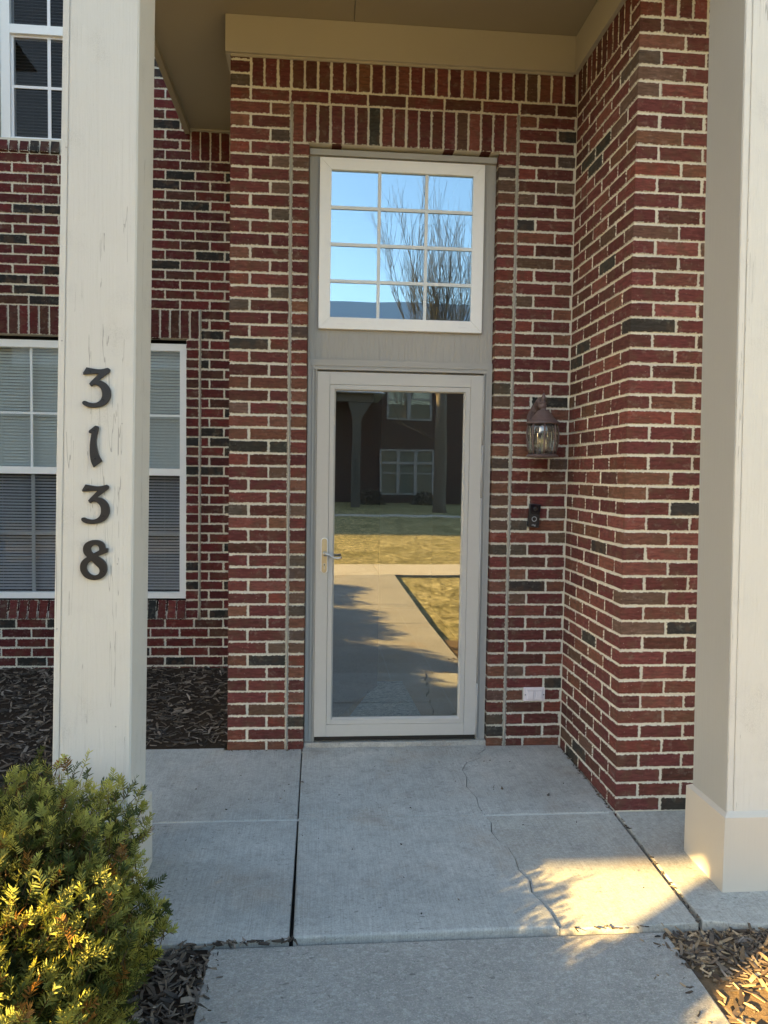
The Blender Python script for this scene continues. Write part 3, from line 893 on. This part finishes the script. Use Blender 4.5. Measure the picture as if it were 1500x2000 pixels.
slab_piece([(1.836, -.806), (3.2, -.806), (3.2, -1.60), (2.0, -1.66), (1.824, -1.625)], 'slab2', slab, bevel=.006)
MB().add([(-.6, Ycr-.012, gz(Ycr)-.0045), (1.8, Ycr-.012, gz(Ycr)-.0045), (1.8, Ycr+.012, gz(Ycr)-.004), (-.6, Ycr+.012, gz(Ycr)-.004)], [(0, 1, 2, 3)]).build('joint_filler', 'filler', slab)
MB().box(-.6, 2.2, -1.63, .03, -.2, -.125).build('slab_bed', 'dark', slab)

wk = struct(bpy.data.objects.new('walkway', None), 'grey concrete path leading up to the porch slab', 'path')
COL.objects.link(wk)
def wz(y): return -.104+.012*(y+1.65) if y > -3 else -.114
wy = [-1.652, -3.74, -4.83, -6.2, -7.47]
for i in range(4):
    a, c = wy[i]-.003, wy[i+1]+.003
    xr = 1.674 if i == 0 else 1.645
    slab_piece([(.126, a), (xr, a), (1.645, c), (.118, c)], 'walk', wk, 'path_panel', zf=wz, bevel=.007)
sd = struct(bpy.data.objects.new('sidewalk', None), 'pale concrete sidewalk crossing the lawn', 'path')
COL.objects.link(sd)
for i in range(-8, 9):
    slab_piece([(i*1.5+1.42, -7.476), (i*1.5+2.914, -7.476), (i*1.5+2.914, -8.92), (i*1.5+1.42, -8.92)], 'side', sd, 'path_panel', zf=lambda y: -.114)
slab_piece([(-30, -20.4), (30, -19.4), (30, -20.4), (-30, -21.4)], 'side', sd, 'path_panel', zf=lambda y: .09)

# mulch beds: soil sheets with loose chips
mb = MB()
mb.add([(-4.2, YB-.002, .052), (-4.2, .02, -.047), (-.02, .02, -.047), (-.02, YB-.002, .052)], [(0, 1, 2, 3)])
mb.add([(-4.2, .02, -.047), (-4.2, -1, -.047), (-.6, -1, -.047), (-.6, .02, -.047)], [(0, 1, 2, 3)])
mb.add([(-4.2, -1, -.047), (-4.2, -7, -.08), (.12, -7, -.118), (.12, -1.65, -.112), (-.6, -1.65, -.10), (-.6, -1, -.047)], [(0, 1, 2, 3, 4, 5)])
struct(mb.build('mulch_bed', 'mulch'), 'dark mulch ground between the walls and the path', 'ground')
mb = MB()
mb.add([(1.652, -1.66, -.112), (1.652, -2.95, -.122), (3.6, -2.6, -.09), (3.6, -1.62, -.085), (2.0, -1.66, -.112)], [(0, 1, 2, 3, 4)])
struct(mb.build('soil_bed', 'soil'), 'bare tan soil beside the path on the right', 'ground')

def chips(name, regions, label, palette):
    V, F, T_ = [], [], []
    for (poly, zf, n_, Ls, pal, flatness) in regions:
        for _ in range(n_):
            x, y = poly()
            z = zf(x, y)
            L = random.uniform(*Ls); wd = random.uniform(.05, .11)+.003/L; wd = L*random.uniform(.10, .27); th = random.uniform(.0015, .005)
            a = random.uniform(0, math.tau); t = random.gauss(0, flatness); r_ = random.gauss(0, .5)
            R_ = Matrix.Rotation(a, 3, 'Z') @ Matrix.Rotation(t, 3, 'Y') @ Matrix.Rotation(r_, 3, 'X')
            n0 = len(V); tw = random.uniform(.45, 1); bend = random.uniform(-.1, .1)*L
            pts = [(-L/2, -wd/2*tw, 0), (0, -wd/2+bend, 0), (L/2, -wd/2*random.uniform(.2, .9), 0), (L/2*random.uniform(.8, 1), wd/2*random.uniform(.2, .9), 0), (0, wd/2+bend, 0), (-L/2*random.uniform(.8, 1), wd/2*tw, 0)]
            lift = abs(math.sin(t))*L*.4+th
            for hz in (0, th):
                for p in pts:
                    q = R_ @ Vector((p[0], p[1], hz)); V.append((x+q.x, y+q.y, z+q.z+lift*.6))
            F += [(n0+6, n0+7, n0+8, n0+9, n0+10, n0+11)]+[(n0+i, n0+(i+1) % 6, n0+6+(i+1) % 6, n0+6+i) for i in range(6)]
            c = random.choice(pal); j = random.uniform(.6, 1.35); T_ += [tuple(t_*j for t_ in c)+(1,)]*12
    me = bpy.data.meshes.new(name); me.from_pydata(V, [], F)
    at = me.attributes.new('tint', 'FLOAT_COLOR', 'POINT'); at.data.foreach_set('color', np.array(T_, dtype=np.float32).ravel())
    return struct(link(name, me, 'chip'), label, 'mulch', 'stuff')
DK = [(.06, .045, .036), (.09, .068, .052), (.05, .042, .038), (.14, .11, .085), (.22, .18, .15)]
LT = [(.30, .21, .13), (.22, .15, .09), (.40, .29, .18), (.12, .085, .06), (.33, .25, .17), (.08, .055, .04)]
U_ = random.uniform
def reg_left():
    while True:
        x, y = U_(-2.3, -.02), U_(-1.1, YB-.01)
        if y > .045 or x < -.64: return x, y
def zleft(x, y): return -.045+.0975*max(0, (y-.02)/1.34)
def reg_bush():
    while True:
        x, y = U_(-.75, .135), U_(-2.5, -1.64)
        return x, y
def reg_right():
    while True:
        x, y = U_(1.60, 2.9), U_(-2.6, -1.6)
        if x > 1.665 and (y < -1.655 or x > 2.15) : 
            if random.random() < .85 or x > 1.7: return x, y
def reg_band():      # thick drift against the slab
    t = U_(0, 1)
    return 1.66+t*1.0+random.gauss(0, .02), -1.665-abs(random.gauss(0, .10))
def reg_edge():
    return U_(.02, .42), -1.648+random.gauss(0, .006)
chips('mulch_chips', [(reg_left, zleft, 5200, (.025, .075), DK, .22), (reg_bush, lambda x, y: -.112, 2400, (.02, .07), DK+[(.2, .15, .11)], .25),
      (reg_right, lambda x, y: -.113, 1100, (.015, .075), LT, .18), (reg_band, lambda x, y: -.112, 900, (.02, .07), LT+DK, .3),
      (reg_edge, lambda x, y: -.096, 40, (.015, .05), DK, .1)],
      'loose shredded bark chips lying in the planting beds', None)
def reg_joint():
    t = U_(0, 1)
    return 1.832-.02*t+random.gauss(0, .004), -.86-.78*t
def reg_slab():
    return U_(-.1, 1.8), U_(-1.6, -.05)
chips('slab_litter', [(reg_joint, lambda x, y: gz(y)-.004, 45, (.006, .020), DK, .1), (reg_slab, lambda x, y: gz(y)+.003, 60, (.003, .010), DK, .05),
      (lambda: (U_(1.36, 1.7), -1.645+random.gauss(0, .006)), lambda x, y: gz(y)-.003, 14, (.008, .03), LT+DK, .1),
      (lambda: (1.822-abs(random.gauss(0, .008)), U_(-.8, -.02)), lambda x, y: gz(y)+.001, 60, (.004, .016), DK, .1),
      (lambda: (1.64-abs(random.gauss(0, .05)), U_(-2.2, -1.68)), lambda x, y: wz(y)+.001, 26, (.005, .03), LT+DK, .1),
      (lambda: (.14+abs(random.gauss(0, .03)), U_(-2.2, -1.68)), lambda x, y: wz(y)+.001, 18, (.005, .025), DK, .1),
      (lambda: (U_(.0, .37), -.02-abs(random.gauss(0, .012))), lambda x, y: gz(y)+.001, 26, (.003, .010), DK, .1),
      (lambda: (U_(1.3, 1.7), U_(-.75, -.5)), lambda x, y: gz(y)+.003, 3, (.02, .04), DK, .05)],
      'small bark crumbs scattered on the concrete slab', None)

# ------------------------------------------------------------------ yew shrub
def yew_mesh(rx, ry, h, n_sprig, seed):
    R = np.random.default_rng(seed)
    nrm = lambda a: a/(np.linalg.norm(a, axis=-1, keepdims=True)+1e-9)
    def surf(n_, lo, hi, out=.06):
        d = R.normal(size=(n_, 3)); d[:, 2] = np.abs(d[:, 2])*1.15+R.uniform(-.42, .05, n_); d = nrm(d)
        a = np.arctan2(d[:, 1], d[:, 0]); e = d[:, 2]
        bm_ = 1+.03*np.sin(3*a-1.3)+.025*np.sin(5*a+e*4)+.05*np.sin(7*e+2*a)+.055*np.sin(13*a-6*e)*np.cos(11*e+1)
        rr = bm_*np.where(R.random(n_) < 1-out, R.uniform(lo, hi, n_), R.uniform(hi, hi+.07, n_))
        q_ = (np.abs(d)**4.2).sum(1)**(-1/4.2)*.93
        rr = rr*q_
        c = np.stack([d[:, 0]*rx, d[:, 1]*ry, h*.42+d[:, 2]*h*.58], 1)*rr[:, None]
        c[:, 2] = np.maximum(c[:, 2], R.uniform(.02, .09, n_))
        c[:, 2] *= 1-.03*np.clip(c[:, 1]/ry, -1, 1)
        c[:, :2] *= (.75+.27*np.clip(c[:, 2]/h, 0, 1))[:, None]
        return d, c, rr/(bm_*q_)
    d, c, depth_ = surf(n_sprig, .80, .985, .20)
    dirn = nrm(d*np.array([1, 1, .9])+R.normal(size=d.shape)*.6+np.array([-.12, -.1, .5]))
    L = R.uniform(.02, .058, n_sprig)
    up = np.array([0, 0, 1.])+R.normal(size=d.shape)*.35
    sd_ = nrm(np.cross(dirn, up)); nz = np.cross(sd_, dirn)
    g_ = R.random(n_sprig)[:, None]
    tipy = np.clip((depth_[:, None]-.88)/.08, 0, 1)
    young_sunlit = np.where(g_ < .4, [[.062, .082, .024]], np.where(g_ < .95, [[.30, .31, .085]], [[.20, .10, .03]]))  # pale new growth; gold share raised to put sunlight on the shrub
    base = ([[.030, .044, .014]]*(1-tipy)+young_sunlit*tipy)*R.uniform(.7, 1.25, (n_sprig, 1))  # inner needles darkened to imitate shade within the shrub
    nn_ = 17
    t = np.tile((np.arange(nn_)+.5)/nn_, (n_sprig, 1))
    sg = np.tile(np.where(np.arange(nn_) % 2, 1., -1.), (n_sprig, 1))
    el = R.uniform(-.5, 1.45, (n_sprig, nn_))
    e3 = lambda a: a[:, None, :]
    out = e3(sd_)*(sg*np.cos(el))[..., None]+e3(nz)*np.sin(el)[..., None]
    nd = nrm(out+e3(dirn)*(.45+.8*t*t)[..., None])
    nl = (R.uniform(.018, .028, t.shape)*(1-.35*t))[..., None]
    p0 = e3(c)+e3(dirn)*(L[:, None]*t)[..., None]
    wv = nrm(np.cross(nd, e3(nz)*.9+out*.2))
    hw = .0019
    P = np.stack([p0-wv*hw*.6, p0+wv*hw*.6, p0+nd*nl*.6+wv*hw, p0+nd*nl-e3(nz)*nl*.06, p0+nd*nl*.6-wv*hw], 2).reshape(-1, 3)
    Tn = np.repeat((base[:, None, :]*(1+.6*np.clip(t-.4, 0, 1))[..., None]).reshape(-1, 3), 5, 0)
    k5 = len(P)//5
    # twig ribbons
    tip = c+dirn*L[:, None]; root = c-dirn*.03
    Q = np.stack([root-sd_*.0013, root+sd_*.0013, tip+sd_*.0006, tip-sd_*.0006], 1).reshape(-1, 3)
    # filler leaf sprays deeper inside, darkened to stand for the shade there
    n_in = n_sprig
    d2_, c2, _ = surf(n_in, .55, .86, 0)
    a2 = nrm(R.normal(size=c2.shape)); b2_ = nrm(np.cross(a2, R.normal(size=c2.shape)))
    l2 = R.uniform(.015, .034, (n_in, 1)); w2_ = l2*R.uniform(.18, .4, (n_in, 1))
    I = np.stack([c2-a2*l2, c2+b2_*w2_, c2+a2*l2, c2-b2_*w2_], 1).reshape(-1, 3)
    V = np.concatenate([P, Q, I]).astype(np.float32)
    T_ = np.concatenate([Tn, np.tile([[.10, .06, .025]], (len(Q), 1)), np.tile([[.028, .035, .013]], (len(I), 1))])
    T_ = np.concatenate([T_, np.ones((len(T_), 1))], 1).astype(np.float32)
    k4 = (len(Q)+len(I))//4
    me = bpy.data.meshes.new('foliage')
    me.vertices.add(len(V)); me.vertices.foreach_set('co', V.ravel())
    me.loops.add(len(V)); me.loops.foreach_set('vertex_index', np.arange(len(V), dtype=np.int32))
    st = np.concatenate([np.arange(k5)*5, k5*5+np.arange(k4)*4]).astype(np.int32)
    me.polygons.add(k5+k4); me.polygons.foreach_set('loop_start', st)
    me.polygons.foreach_set('loop_total', np.concatenate([np.full(k5, 5), np.full(k4, 4)]).astype(np.int32))
    me.update(calc_edges=True); me.validate()
    at = me.attributes.new('tint', 'FLOAT_COLOR', 'POINT'); at.data.foreach_set('color', T_.ravel())
    me.materials.append(MA['needle'])
    sm = MB()
    for i in range(60):
        a = R.uniform(0, math.tau); e = R.uniform(.05, 1.45)
        tp = (rx*.8*math.cos(a)*math.cos(e), ry*.8*math.sin(a)*math.cos(e), h*.3+h*.55*math.sin(e))
        mid = (tp[0]*.45, tp[1]*.45, tp[2]*.55)
        sm.tube([(0, 0, 0), mid, tp], [.012, .008, .003], 5)
    return me, sm
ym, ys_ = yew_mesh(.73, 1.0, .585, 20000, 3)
def yew(x, y, z, label, rot=0, sc=1., proto=None):
    t = empty('yew_shrub', label, 'shrub', (x, y, z), 'clipped yew shrubs beside the path')
    t.rotation_euler = (0, 0, rot); t.scale = (sc, sc, sc)
    f = bpy.data.objects.new('foliage', ym); COL.objects.link(f); f.parent = t
    s_ = bpy.data.objects.new('stem', proto); COL.objects.link(s_); s_.parent = t
    return t
stm = ys_.mesh('stem'); stm.materials.append(MA['bark'])
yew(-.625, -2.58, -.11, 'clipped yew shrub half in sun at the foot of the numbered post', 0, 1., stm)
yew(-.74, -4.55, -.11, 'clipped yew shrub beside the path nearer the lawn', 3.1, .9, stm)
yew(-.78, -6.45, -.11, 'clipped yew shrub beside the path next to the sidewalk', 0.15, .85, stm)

# bare twiggy plant by the set-back wall
bt = MB()
for i in range(16):
    a = random.uniform(-1.2, 1.6); x, y, z = -1.95, .55, .0
    pts = [(x, y, z)]; d = Vector((math.sin(a)*.55, random.uniform(-.5, .3), 1)).normalized()
    L = random.uniform(.35, .75)
    for j in range(6):
        d = (d+Vector((random.gauss(0, .12), random.gauss(0, .12), random.gauss(0, .08)))).normalized()
        x, y, z = Vector((x, y, z))+d*L/6; pts.append((x, y, z))
        if j > 1:
            d3 = (d+Vector((random.gauss(0, .6), random.gauss(0, .6), 0))).normalized(); q = Vector((x, y, z))
            bt.tube([q, q+d3*.06, q+d3*.13+Vector((0, 0, .02))], [.0013, .001, .0006], 4)
    bt.tube(pts, [.003-.0004*j for j in range(7)], 5)
tag(bt.build('bare_shrub', 'twig'), 'leafless twiggy plant rising from the mulch by the brick wall', 'shrub')

# ------------------------------------------------------------------ house numbers
K = .000427
def cv(pts, cx, cy): return [((p[0]-cx)*K, -(p[1]-cy)*K)+tuple(p[2:]) for p in pts]
N3 = [(165, 134, 1), (205, 141), (270, 147), (330, 134, 1), (345, 146), (342, 165, 1), (250, 236, 1), (290, 244), (330, 275), (351, 330), (337, 393), (300, 430), (250, 447), (195, 449), (150, 437), (131, 415), (142, 403), (180, 414), (222, 419), (258, 406), (281, 378), (288, 342), (279, 302), (255, 276), (226, 266), (200, 280, 1), (187, 262, 1), (205, 240, 1), (265, 178, 1), (180, 184), (142, 188, 1), (138, 178, 1)]
N1 = [(235, 624, 1), (257, 633), (256, 655), (245, 700), (240, 750), (245, 800), (260, 860), (284, 908, 1), (250, 933), (222, 955, 1), (205, 920), (195, 870), (192, 820), (195, 760), (207, 685, 1), (186, 676), (187, 664, 1)]
N8 = [(240, 1560), (283, 1568), (312, 1592), (322, 1627, 1), (340, 1629, 1), (338, 1657, 1), (318, 1666), (255, 1690, 1), (300, 1720), (325, 1752), (333, 1790), (325, 1830), (298, 1864), (255, 1881), (210, 1882), (165, 1865), (135, 1830), (123, 1790), (130, 1745), (152, 1717), (178, 1698, 1), (155, 1670), (147, 1640), (153, 1605), (182, 1575)]
H8a = [(235, 1597), (263, 1604), (276, 1625), (275, 1645, 1), (225, 1670, 1), (207, 1648), (208, 1616)]
H8b = [(210, 1725, 1), (250, 1765), (275, 1795), (275, 1825), (250, 1848), (218, 1847), (185, 1824), (170, 1790), (180, 1750)]
def digit(polys, cx, cy, x, z, label, screws):
    y = -1.392
    t = empty('house_number', label, 'house number', (x, y, z), 'house numbers on the post')
    me = fill_curve('numeral', [cv(p, cx, cy) for p in polys], .007, .0012, WALLXF)
    link('numeral', me, 'black', t)
    for sx, sz in screws:
        px, pz = (sx-cx)*K, -(sz-cy)*K
        m = MB(); m.local = True
        m.tube([(px, -.0045, pz), (px, -.0068, pz)], [.0036, .0028], 10); m.build('screw', 'screw', t)
PS = .0195
def xl(z): return -.3105+(.0137)*(z-1.1)
digit([N3], 240, 291, xl(1.74)+.0, 1.742, 'black metal numeral 3 at the top of the post numbers', [(192, 163), (292, 387)])
digit([N1], 238, 790, xl(1.54)+.0, 1.539, 'black metal numeral 1 on the cream post', [(224, 660), (230, 888)])
digit([N3], 240, 291, xl(1.34)+.0, 1.339, 'black metal numeral 3 between the 1 and the 8', [(185, 168), (304, 387)])
digit([N8, H8a, H8b], 232, 1720, xl(1.143)-.002, 1.145, 'black metal numeral 8 at the bottom of the post numbers', [(222, 1868), (302, 1817)])

# ------------------------------------------------------------------ wall lantern
lx, ly = 1.643, -.150
lt = empty('wall_lantern', 'rust brown wall lantern with curved glass beside the door', 'lamp', (lx, ly, 1.555))
def lm(): 
    m = MB(); m.local = True; return m
ph = math.radians(-90-10)
zb = 0.0
lm().lathe((0, 0, zb), [(.060, .0), (.083, .002), (.086, .008), (.080, .014), (.070, .018), (.05, .018)], 32).build('lantern_base', 'rust', lt, 0, False)
prof = [(.068, .018), (.076, .05), (.082, .09), (.083, .12), (.081, .15), (.075, .178)]
lm().lathe((0, 0, zb), [(r_*.97, z_) for r_, z_ in prof], 32).build('lantern_glass', 'glassl', lt, 0, True)
rb = lm()
for i in range(8):
    a = ph+i*math.pi/4
    rb.tube([(r_*math.cos(a), r_*math.sin(a), z_) for r_, z_ in prof], .0045, 6)
rb.build('lantern_rib', 'rust', lt, 0, True)
lm().lathe((0, 0, zb), [(.05, .176), (.086, .176), (.089, .180), (.087, .187), (.078, .191), (.062, .205), (.050, .222), (.047, .226), (.044, .228), (.036, .240), (.030, .247), (.026, .249), (.016, .252), (.013, .262), (.014, .285), (.017, .288), (.012, .293), (.010, .300), (.013, .304), (.0145, .310), (.011, .320), (.006, .332), (.002, .342)], 32).build('lantern_cap', 'rust', lt, 0, False)
lm().lathe((0, 0, zb), [(.008, .02), (.008, .07), (.008, .085), (.010, .095), (.008, .115), (.002, .13)], 16).build('lantern_bulb', 'bulb', lt, 0, True)
ar = lm()
ap = [(0, .006, .272), (0, .03, .290), (0, .06, .298), (0, .09, .285), (0, .112, .255), (0, .125, .22), (0, .138, .19)]
ar.tube(ap, [.010, .014, .019, .022, .022, .020, .022], 10)
for i in range(7):   # small leaf curls on the arm
    p = Vector(ap[i]); ar.lathe((p.x-.004, p.y, p.z), [(.004, -.026), (.021, -.010), (.024, .004), (.006, .026)], 8)
ar.build('lantern_arm', 'rust', lt, 0, True)
bp = lm()
ol = [(.044*math.cos(t)*(1+.12*math.cos(4*t)), .080*math.sin(t)) for t in np.linspace(0, math.tau, 28, endpoint=False)]
m_ = len(ol)
bp.add([(x, .147, z+.215) for x, z in ol]+[(x*.8, .130, z*.8+.215) for x, z in ol], [tuple(range(m_)), tuple(reversed(range(m_, 2*m_)))]+[(i, i+m_, (i+1) % m_+m_, (i+1) % m_) for i in range(m_)])
bp.build('lantern_plate', 'rust', lt, 0, False)

# ------------------------------------------------------------------ doorbell
db = empty('doorbell', 'black video doorbell with a pale ring button below the wall lantern', 'doorbell', (1.6445, -.004, 1.240))
db.rotation_euler = (0, math.radians(4.5), math.radians(0))
dm_ = lm(); dm_.box(-.031, .031, -.026, 0, -.064, .064)
dbb = dm_.build('bell_body', 'bell', db, .004)
q = lm(); q.box(-.0275, .0275, -.0285, -.0255, .008, .060); q.build('camera_cover', 'bellg', db, .002)
q = lm(); q.lathe((0, 0, 0), [(.0105, 0), (.0115, .0015), (.008, .003), (.002, .0035)], 20)
me = q.mesh('lens'); me.transform(Matrix.Translation((0, -.0285, .037)) @ Matrix.Rotation(math.radians(90), 4, 'X')); link('camera_lens', me, 'screw', db)
me2 = MB().box(-.017, .017, -.0293, -.0285, .024, .05).mesh('c'); link('camera_window', me2, 'bellg', db)
q = lm(); pts = [(.0125*math.cos(t), -.0265, -.018+.0125*math.sin(t)) for t in np.linspace(0, math.tau, 33)]
q.tube(pts, .0014, 6, False); q.build('button_ring', 'ring', db, 0, True)
q = lm(); q.tube([(0, -.024, -.018), (0, -.0275, -.018)], [.0105, .0100], 24); q.build('bell_button', 'bell', db)
link('bell_lettering', text_mesh('ring', .014, Matrix.Translation((0, -.0268, -.055)) @ WALLXF), 'ring', db)

# ------------------------------------------------------------------ outlet cover
oc = empty('outlet_cover', 'pale weatherproof outlet cover low on the brick right of the door', 'outlet', (1.675, 0, .243))
q = lm(); q.box(-.060, .060, -.012, .002, -.038, .038); q.build('cover_plate', 'outlet', oc, .003)
for s_ in (-1, 1):
    q = lm(); q.box(s_*.024-.0175, s_*.024+.0175, -.023, -.012, -.026, .022); q.build('flap', 'outlet', oc, .003)
    q = lm(); q.tube([(s_*.052, -.0118, -.002), (s_*.052, -.0135, -.002)], .0032, 10); q.build('screw', 'screw', oc)
q = lm(); q.box(-.047, .047, -.017, -.012, .0245, .033); q.box(-.004, .004, -.019, -.012, -.032, .0245); q.build('hinge_bar', 'outlet', oc, .001)

# ------------------------------------------------------------------ across the lawn: house, tree; the added unseen wing
oh = empty('brick_house', 'shaded brick house across the lawn, mirrored in the glass door', 'house', (0, 0, 0))
YO = -27.
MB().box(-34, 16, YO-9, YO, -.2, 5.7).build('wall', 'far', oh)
rf = MB(); rf.hexa([(-34.5, YO-9.4, 5.7), (16.5, YO-9.4, 5.7), (16.5, YO+.45, 5.7), (-34.5, YO+.45, 5.7), (-28, YO-4.6, 9.3), (11.5, YO-4.6, 9.3), (11.5, YO-4.4, 9.3), (-28, YO-4.4, 9.3)])
rf.build('roof', 'shingle', oh)
MB().box(-34.5, 16.5, YO+.45, YO+.48, 5.55, 5.72).build('gutter', 'shade', oh)
def mirx(px, d=31.1):   # x of a thing seen in the glass at that distance
    return .4657+d*math.tan(math.atan((px-750)/1494.6)+YAW)
def farwin(x0, x1, z0, z1, cols, rows):
    m = MB(); y = YO
    m.box(x0, x1, y, y+.06, z1-.07, z1).box(x0, x1, y, y+.06, z0, z0+.07)
    for i in range(cols+1):
        x = x0+(x1-x0)*i/cols; wd = .045 if i in (0, cols) else .07
        m.box(x-wd, x+wd, y+.001, y+.062, z0, z1)
    for zf_, th in rows: m.box(x0, x1, y, y+.055, z0+(z1-z0)*zf_-th, z0+(z1-z0)*zf_+th)
    o = m.build('window', 'farv', oh)
    MB().box(x0, x1, y+.012, y+.02, z0, z1).build('window_pane', 'glassb', o)
    MB().box(x0+.02, x1-.02, y+.002, y+.010, z0+.05, z1-.05).build('window_blind', 'farb', o)
farwin(mirx(742), mirx(845), .55, 2.38, 3, [(.5, .03), (.72, .05)])
farwin(mirx(754), mirx(839), 3.6, 5.3, 2, [(.5, .03)])
px0 = mirx(694, 27.6)
pm = MB().box(px0-.16, px0+.16, YO+3.2, YO+3.5, .1, 3.6).hexa([(px0-.17, YO+3.18, 3.4), (px0+.17, YO+3.18, 3.4), (px0+.17, YO+3.52, 3.4), (px0-.17, YO+3.52, 3.4), (px0-.3, YO+3.18, 3.99), (px0+.55, YO+3.18, 3.99), (px0+.55, YO+3.52, 3.99), (px0-.3, YO+3.52, 3.99)])
pst = pm.build('porch_post', 'shade', oh)
MB().box(px0-4, px0+.6, YO+3.15, YO+3.55, 4.0, 4.35).build('porch_beam', 'shade', oh)
MB().hexa([(px0-4.5, YO, 4.3), (px0+1.0, YO, 4.3), (px0+1.0, YO+3.9, 4.3), (px0-4.5, YO+3.9, 4.3), (px0-3, YO, 5.6), (px0-.8, YO, 5.6), (px0-.8, YO+2.0, 5.6), (px0-3, YO+2.0, 5.6)]).build('porch_roof', 'shingle', oh)
for i, ch in enumerate('3128'):
    me = text_mesh(ch, .24, Matrix.Translation((px0, YO+3.51, 1.75-.27*i)) @ Matrix.Rotation(math.pi, 4, 'Z') @ WALLXF, .006)
    tag(link('house_number', me, 'black'), 'far numeral %s %s on the shaded post across the lawn' % (ch, ['topmost', 'second down', 'third down', 'lowest'][i]), 'house number', 'numbers on the far post')
for i, (px, r_) in enumerate(((722, .62), (832, .55))):
    bx = mirx(px, 29.5)
    m = MB()
    for j in range(420):
        d = Vector((random.gauss(0, 1), random.gauss(0, 1), abs(random.gauss(0, .8)))).normalized()*r_*random.uniform(.8, 1.05)
        c_ = Vector((bx, YO+1.3, .15))+d*1.0
        s_ = random.uniform(.04, .09); u = Vector((random.gauss(0, 1), random.gauss(0, 1), random.gauss(0, 1))).normalized(); v = u.orthogonal()
        m.add([c_-u*s_, c_+v*s_*.6, c_+u*s_, c_-v*s_*.6], [(0, 1, 2, 3)])
    tag(m.build('round_shrub', 'bark'), 'dark rounded shrub under the far window, '+('left of its sill' if i == 0 else 'right of its sill'), 'shrub', 'shrubs by the far house')

# bare tree in front of the far house
TX, TY = mirx(862, 25.5), YO+5.3
tr = empty('bare_tree', 'tall leafless tree mirrored in the window and the glass door', 'tree', (TX, TY, .1))
tk = lm(); tw_ = lm()
R5 = random.Random(11)
def grow(p, d, L, r_, lev, mb_):
    n_ = 5
    pts = [p]; q = p.copy(); dd = d.copy()
    for j in range(n_):
        dd = (dd+Vector((R5.gauss(0, .05), R5.gauss(0, .05), .05))).normalized()
        q = q+dd*L/n_; pts.append(q.copy())
    mb_.tube(pts, [max(.0038, r_*(1-.7*j/n_)) for j in range(n_+1)], 5 if lev < 2 else 3, False)
    if lev >= 4: return
    for j in range((8, 8, 6, 4)[lev]):
        t = R5.uniform(.2, 1.0)
        i0 = min(n_-1, int(t*n_)); b0 = pts[i0].lerp(pts[i0+1], t*n_-i0)
        a = R5.uniform(0, math.tau); sp = R5.uniform(.22, .5)
        u = dd.orthogonal().normalized(); v = dd.cross(u)
        nd = (dd*math.cos(sp)+(u*math.cos(a)+v*math.sin(a))*math.sin(sp)+Vector((0, 0, .22))).normalized()
        grow(b0, nd, L*R5.uniform(.42, .68), max(.006, r_*.42), lev+1, tw_)
tk.tube([(0, 0, -.2), (0, 0, .3), (.03, 0, 1.5), (.0, .02, 3.0), (.02, 0, 4.2)], [.30, .23, .2, .19, .16], 10)
tk.build('trunk', 'bark', tr, 0, True)
for j in range(9):
    a = j*2.4; sp = .08+.055*(j % 5)
    grow(Vector((0, 0, 3.2+.14*j)), Vector((math.cos(a)*sp*1.6, math.sin(a)*sp*1.6, 1)).normalized(), R5.uniform(3.2, 4.9), .042, 1, tw_)
grow(Vector((0, 0, 2.4)), Vector((-.8, .2, .25)).normalized(), 1.6, .05, 3, tw_)
tw_.build('crown', 'twig', tr)

# unseen wing: post and beam inferred from shadows, upper storey added to block sun
nw = empty('sun_block_wing', 'unseen brick wing on posts left of the porch, shaped to block the sun', 'building', (0, 0, 0))
YN = -6.26; ZB = (YN*-1+.15-1.26)/.562*math.tan(SUN_EL)-.079
MB().box(-16, -4.72, YN-.3, YN+4.2, ZB+.36, 8.2).build('wall', 'far', nw)  # added mass that keeps the sun off the facade
MB().box(-6.40, -4.72, YN-.15, YN+.15, ZB, ZB+.358).box(-16, -6.4005, YN-.15, YN+.15, ZB+.12, ZB+.358).build('porch_beam', 'shade', nw)  # left stretch raised to let more sun reach the shrub
MB().hexa([(-16.4, YN-.7, 8.2), (-4.4, YN-.7, 8.2), (-4.4, YN+4.6, 8.2), (-16.4, YN+4.6, 8.2), (-14, YN+1.9, 10), (-6.6, YN+1.9, 10), (-6.6, YN+2, 10), (-14, YN+2, 10)]).build('roof', 'shingle', nw)
MB().box(-5.07, -4.80, YN-.13, YN+.13, -.2, ZB).build('porch_post', 'shade', nw)
MB().box(-16, -10.5, YN, YN+4.2, -.2, ZB+.36).build('wall', 'far', nw)
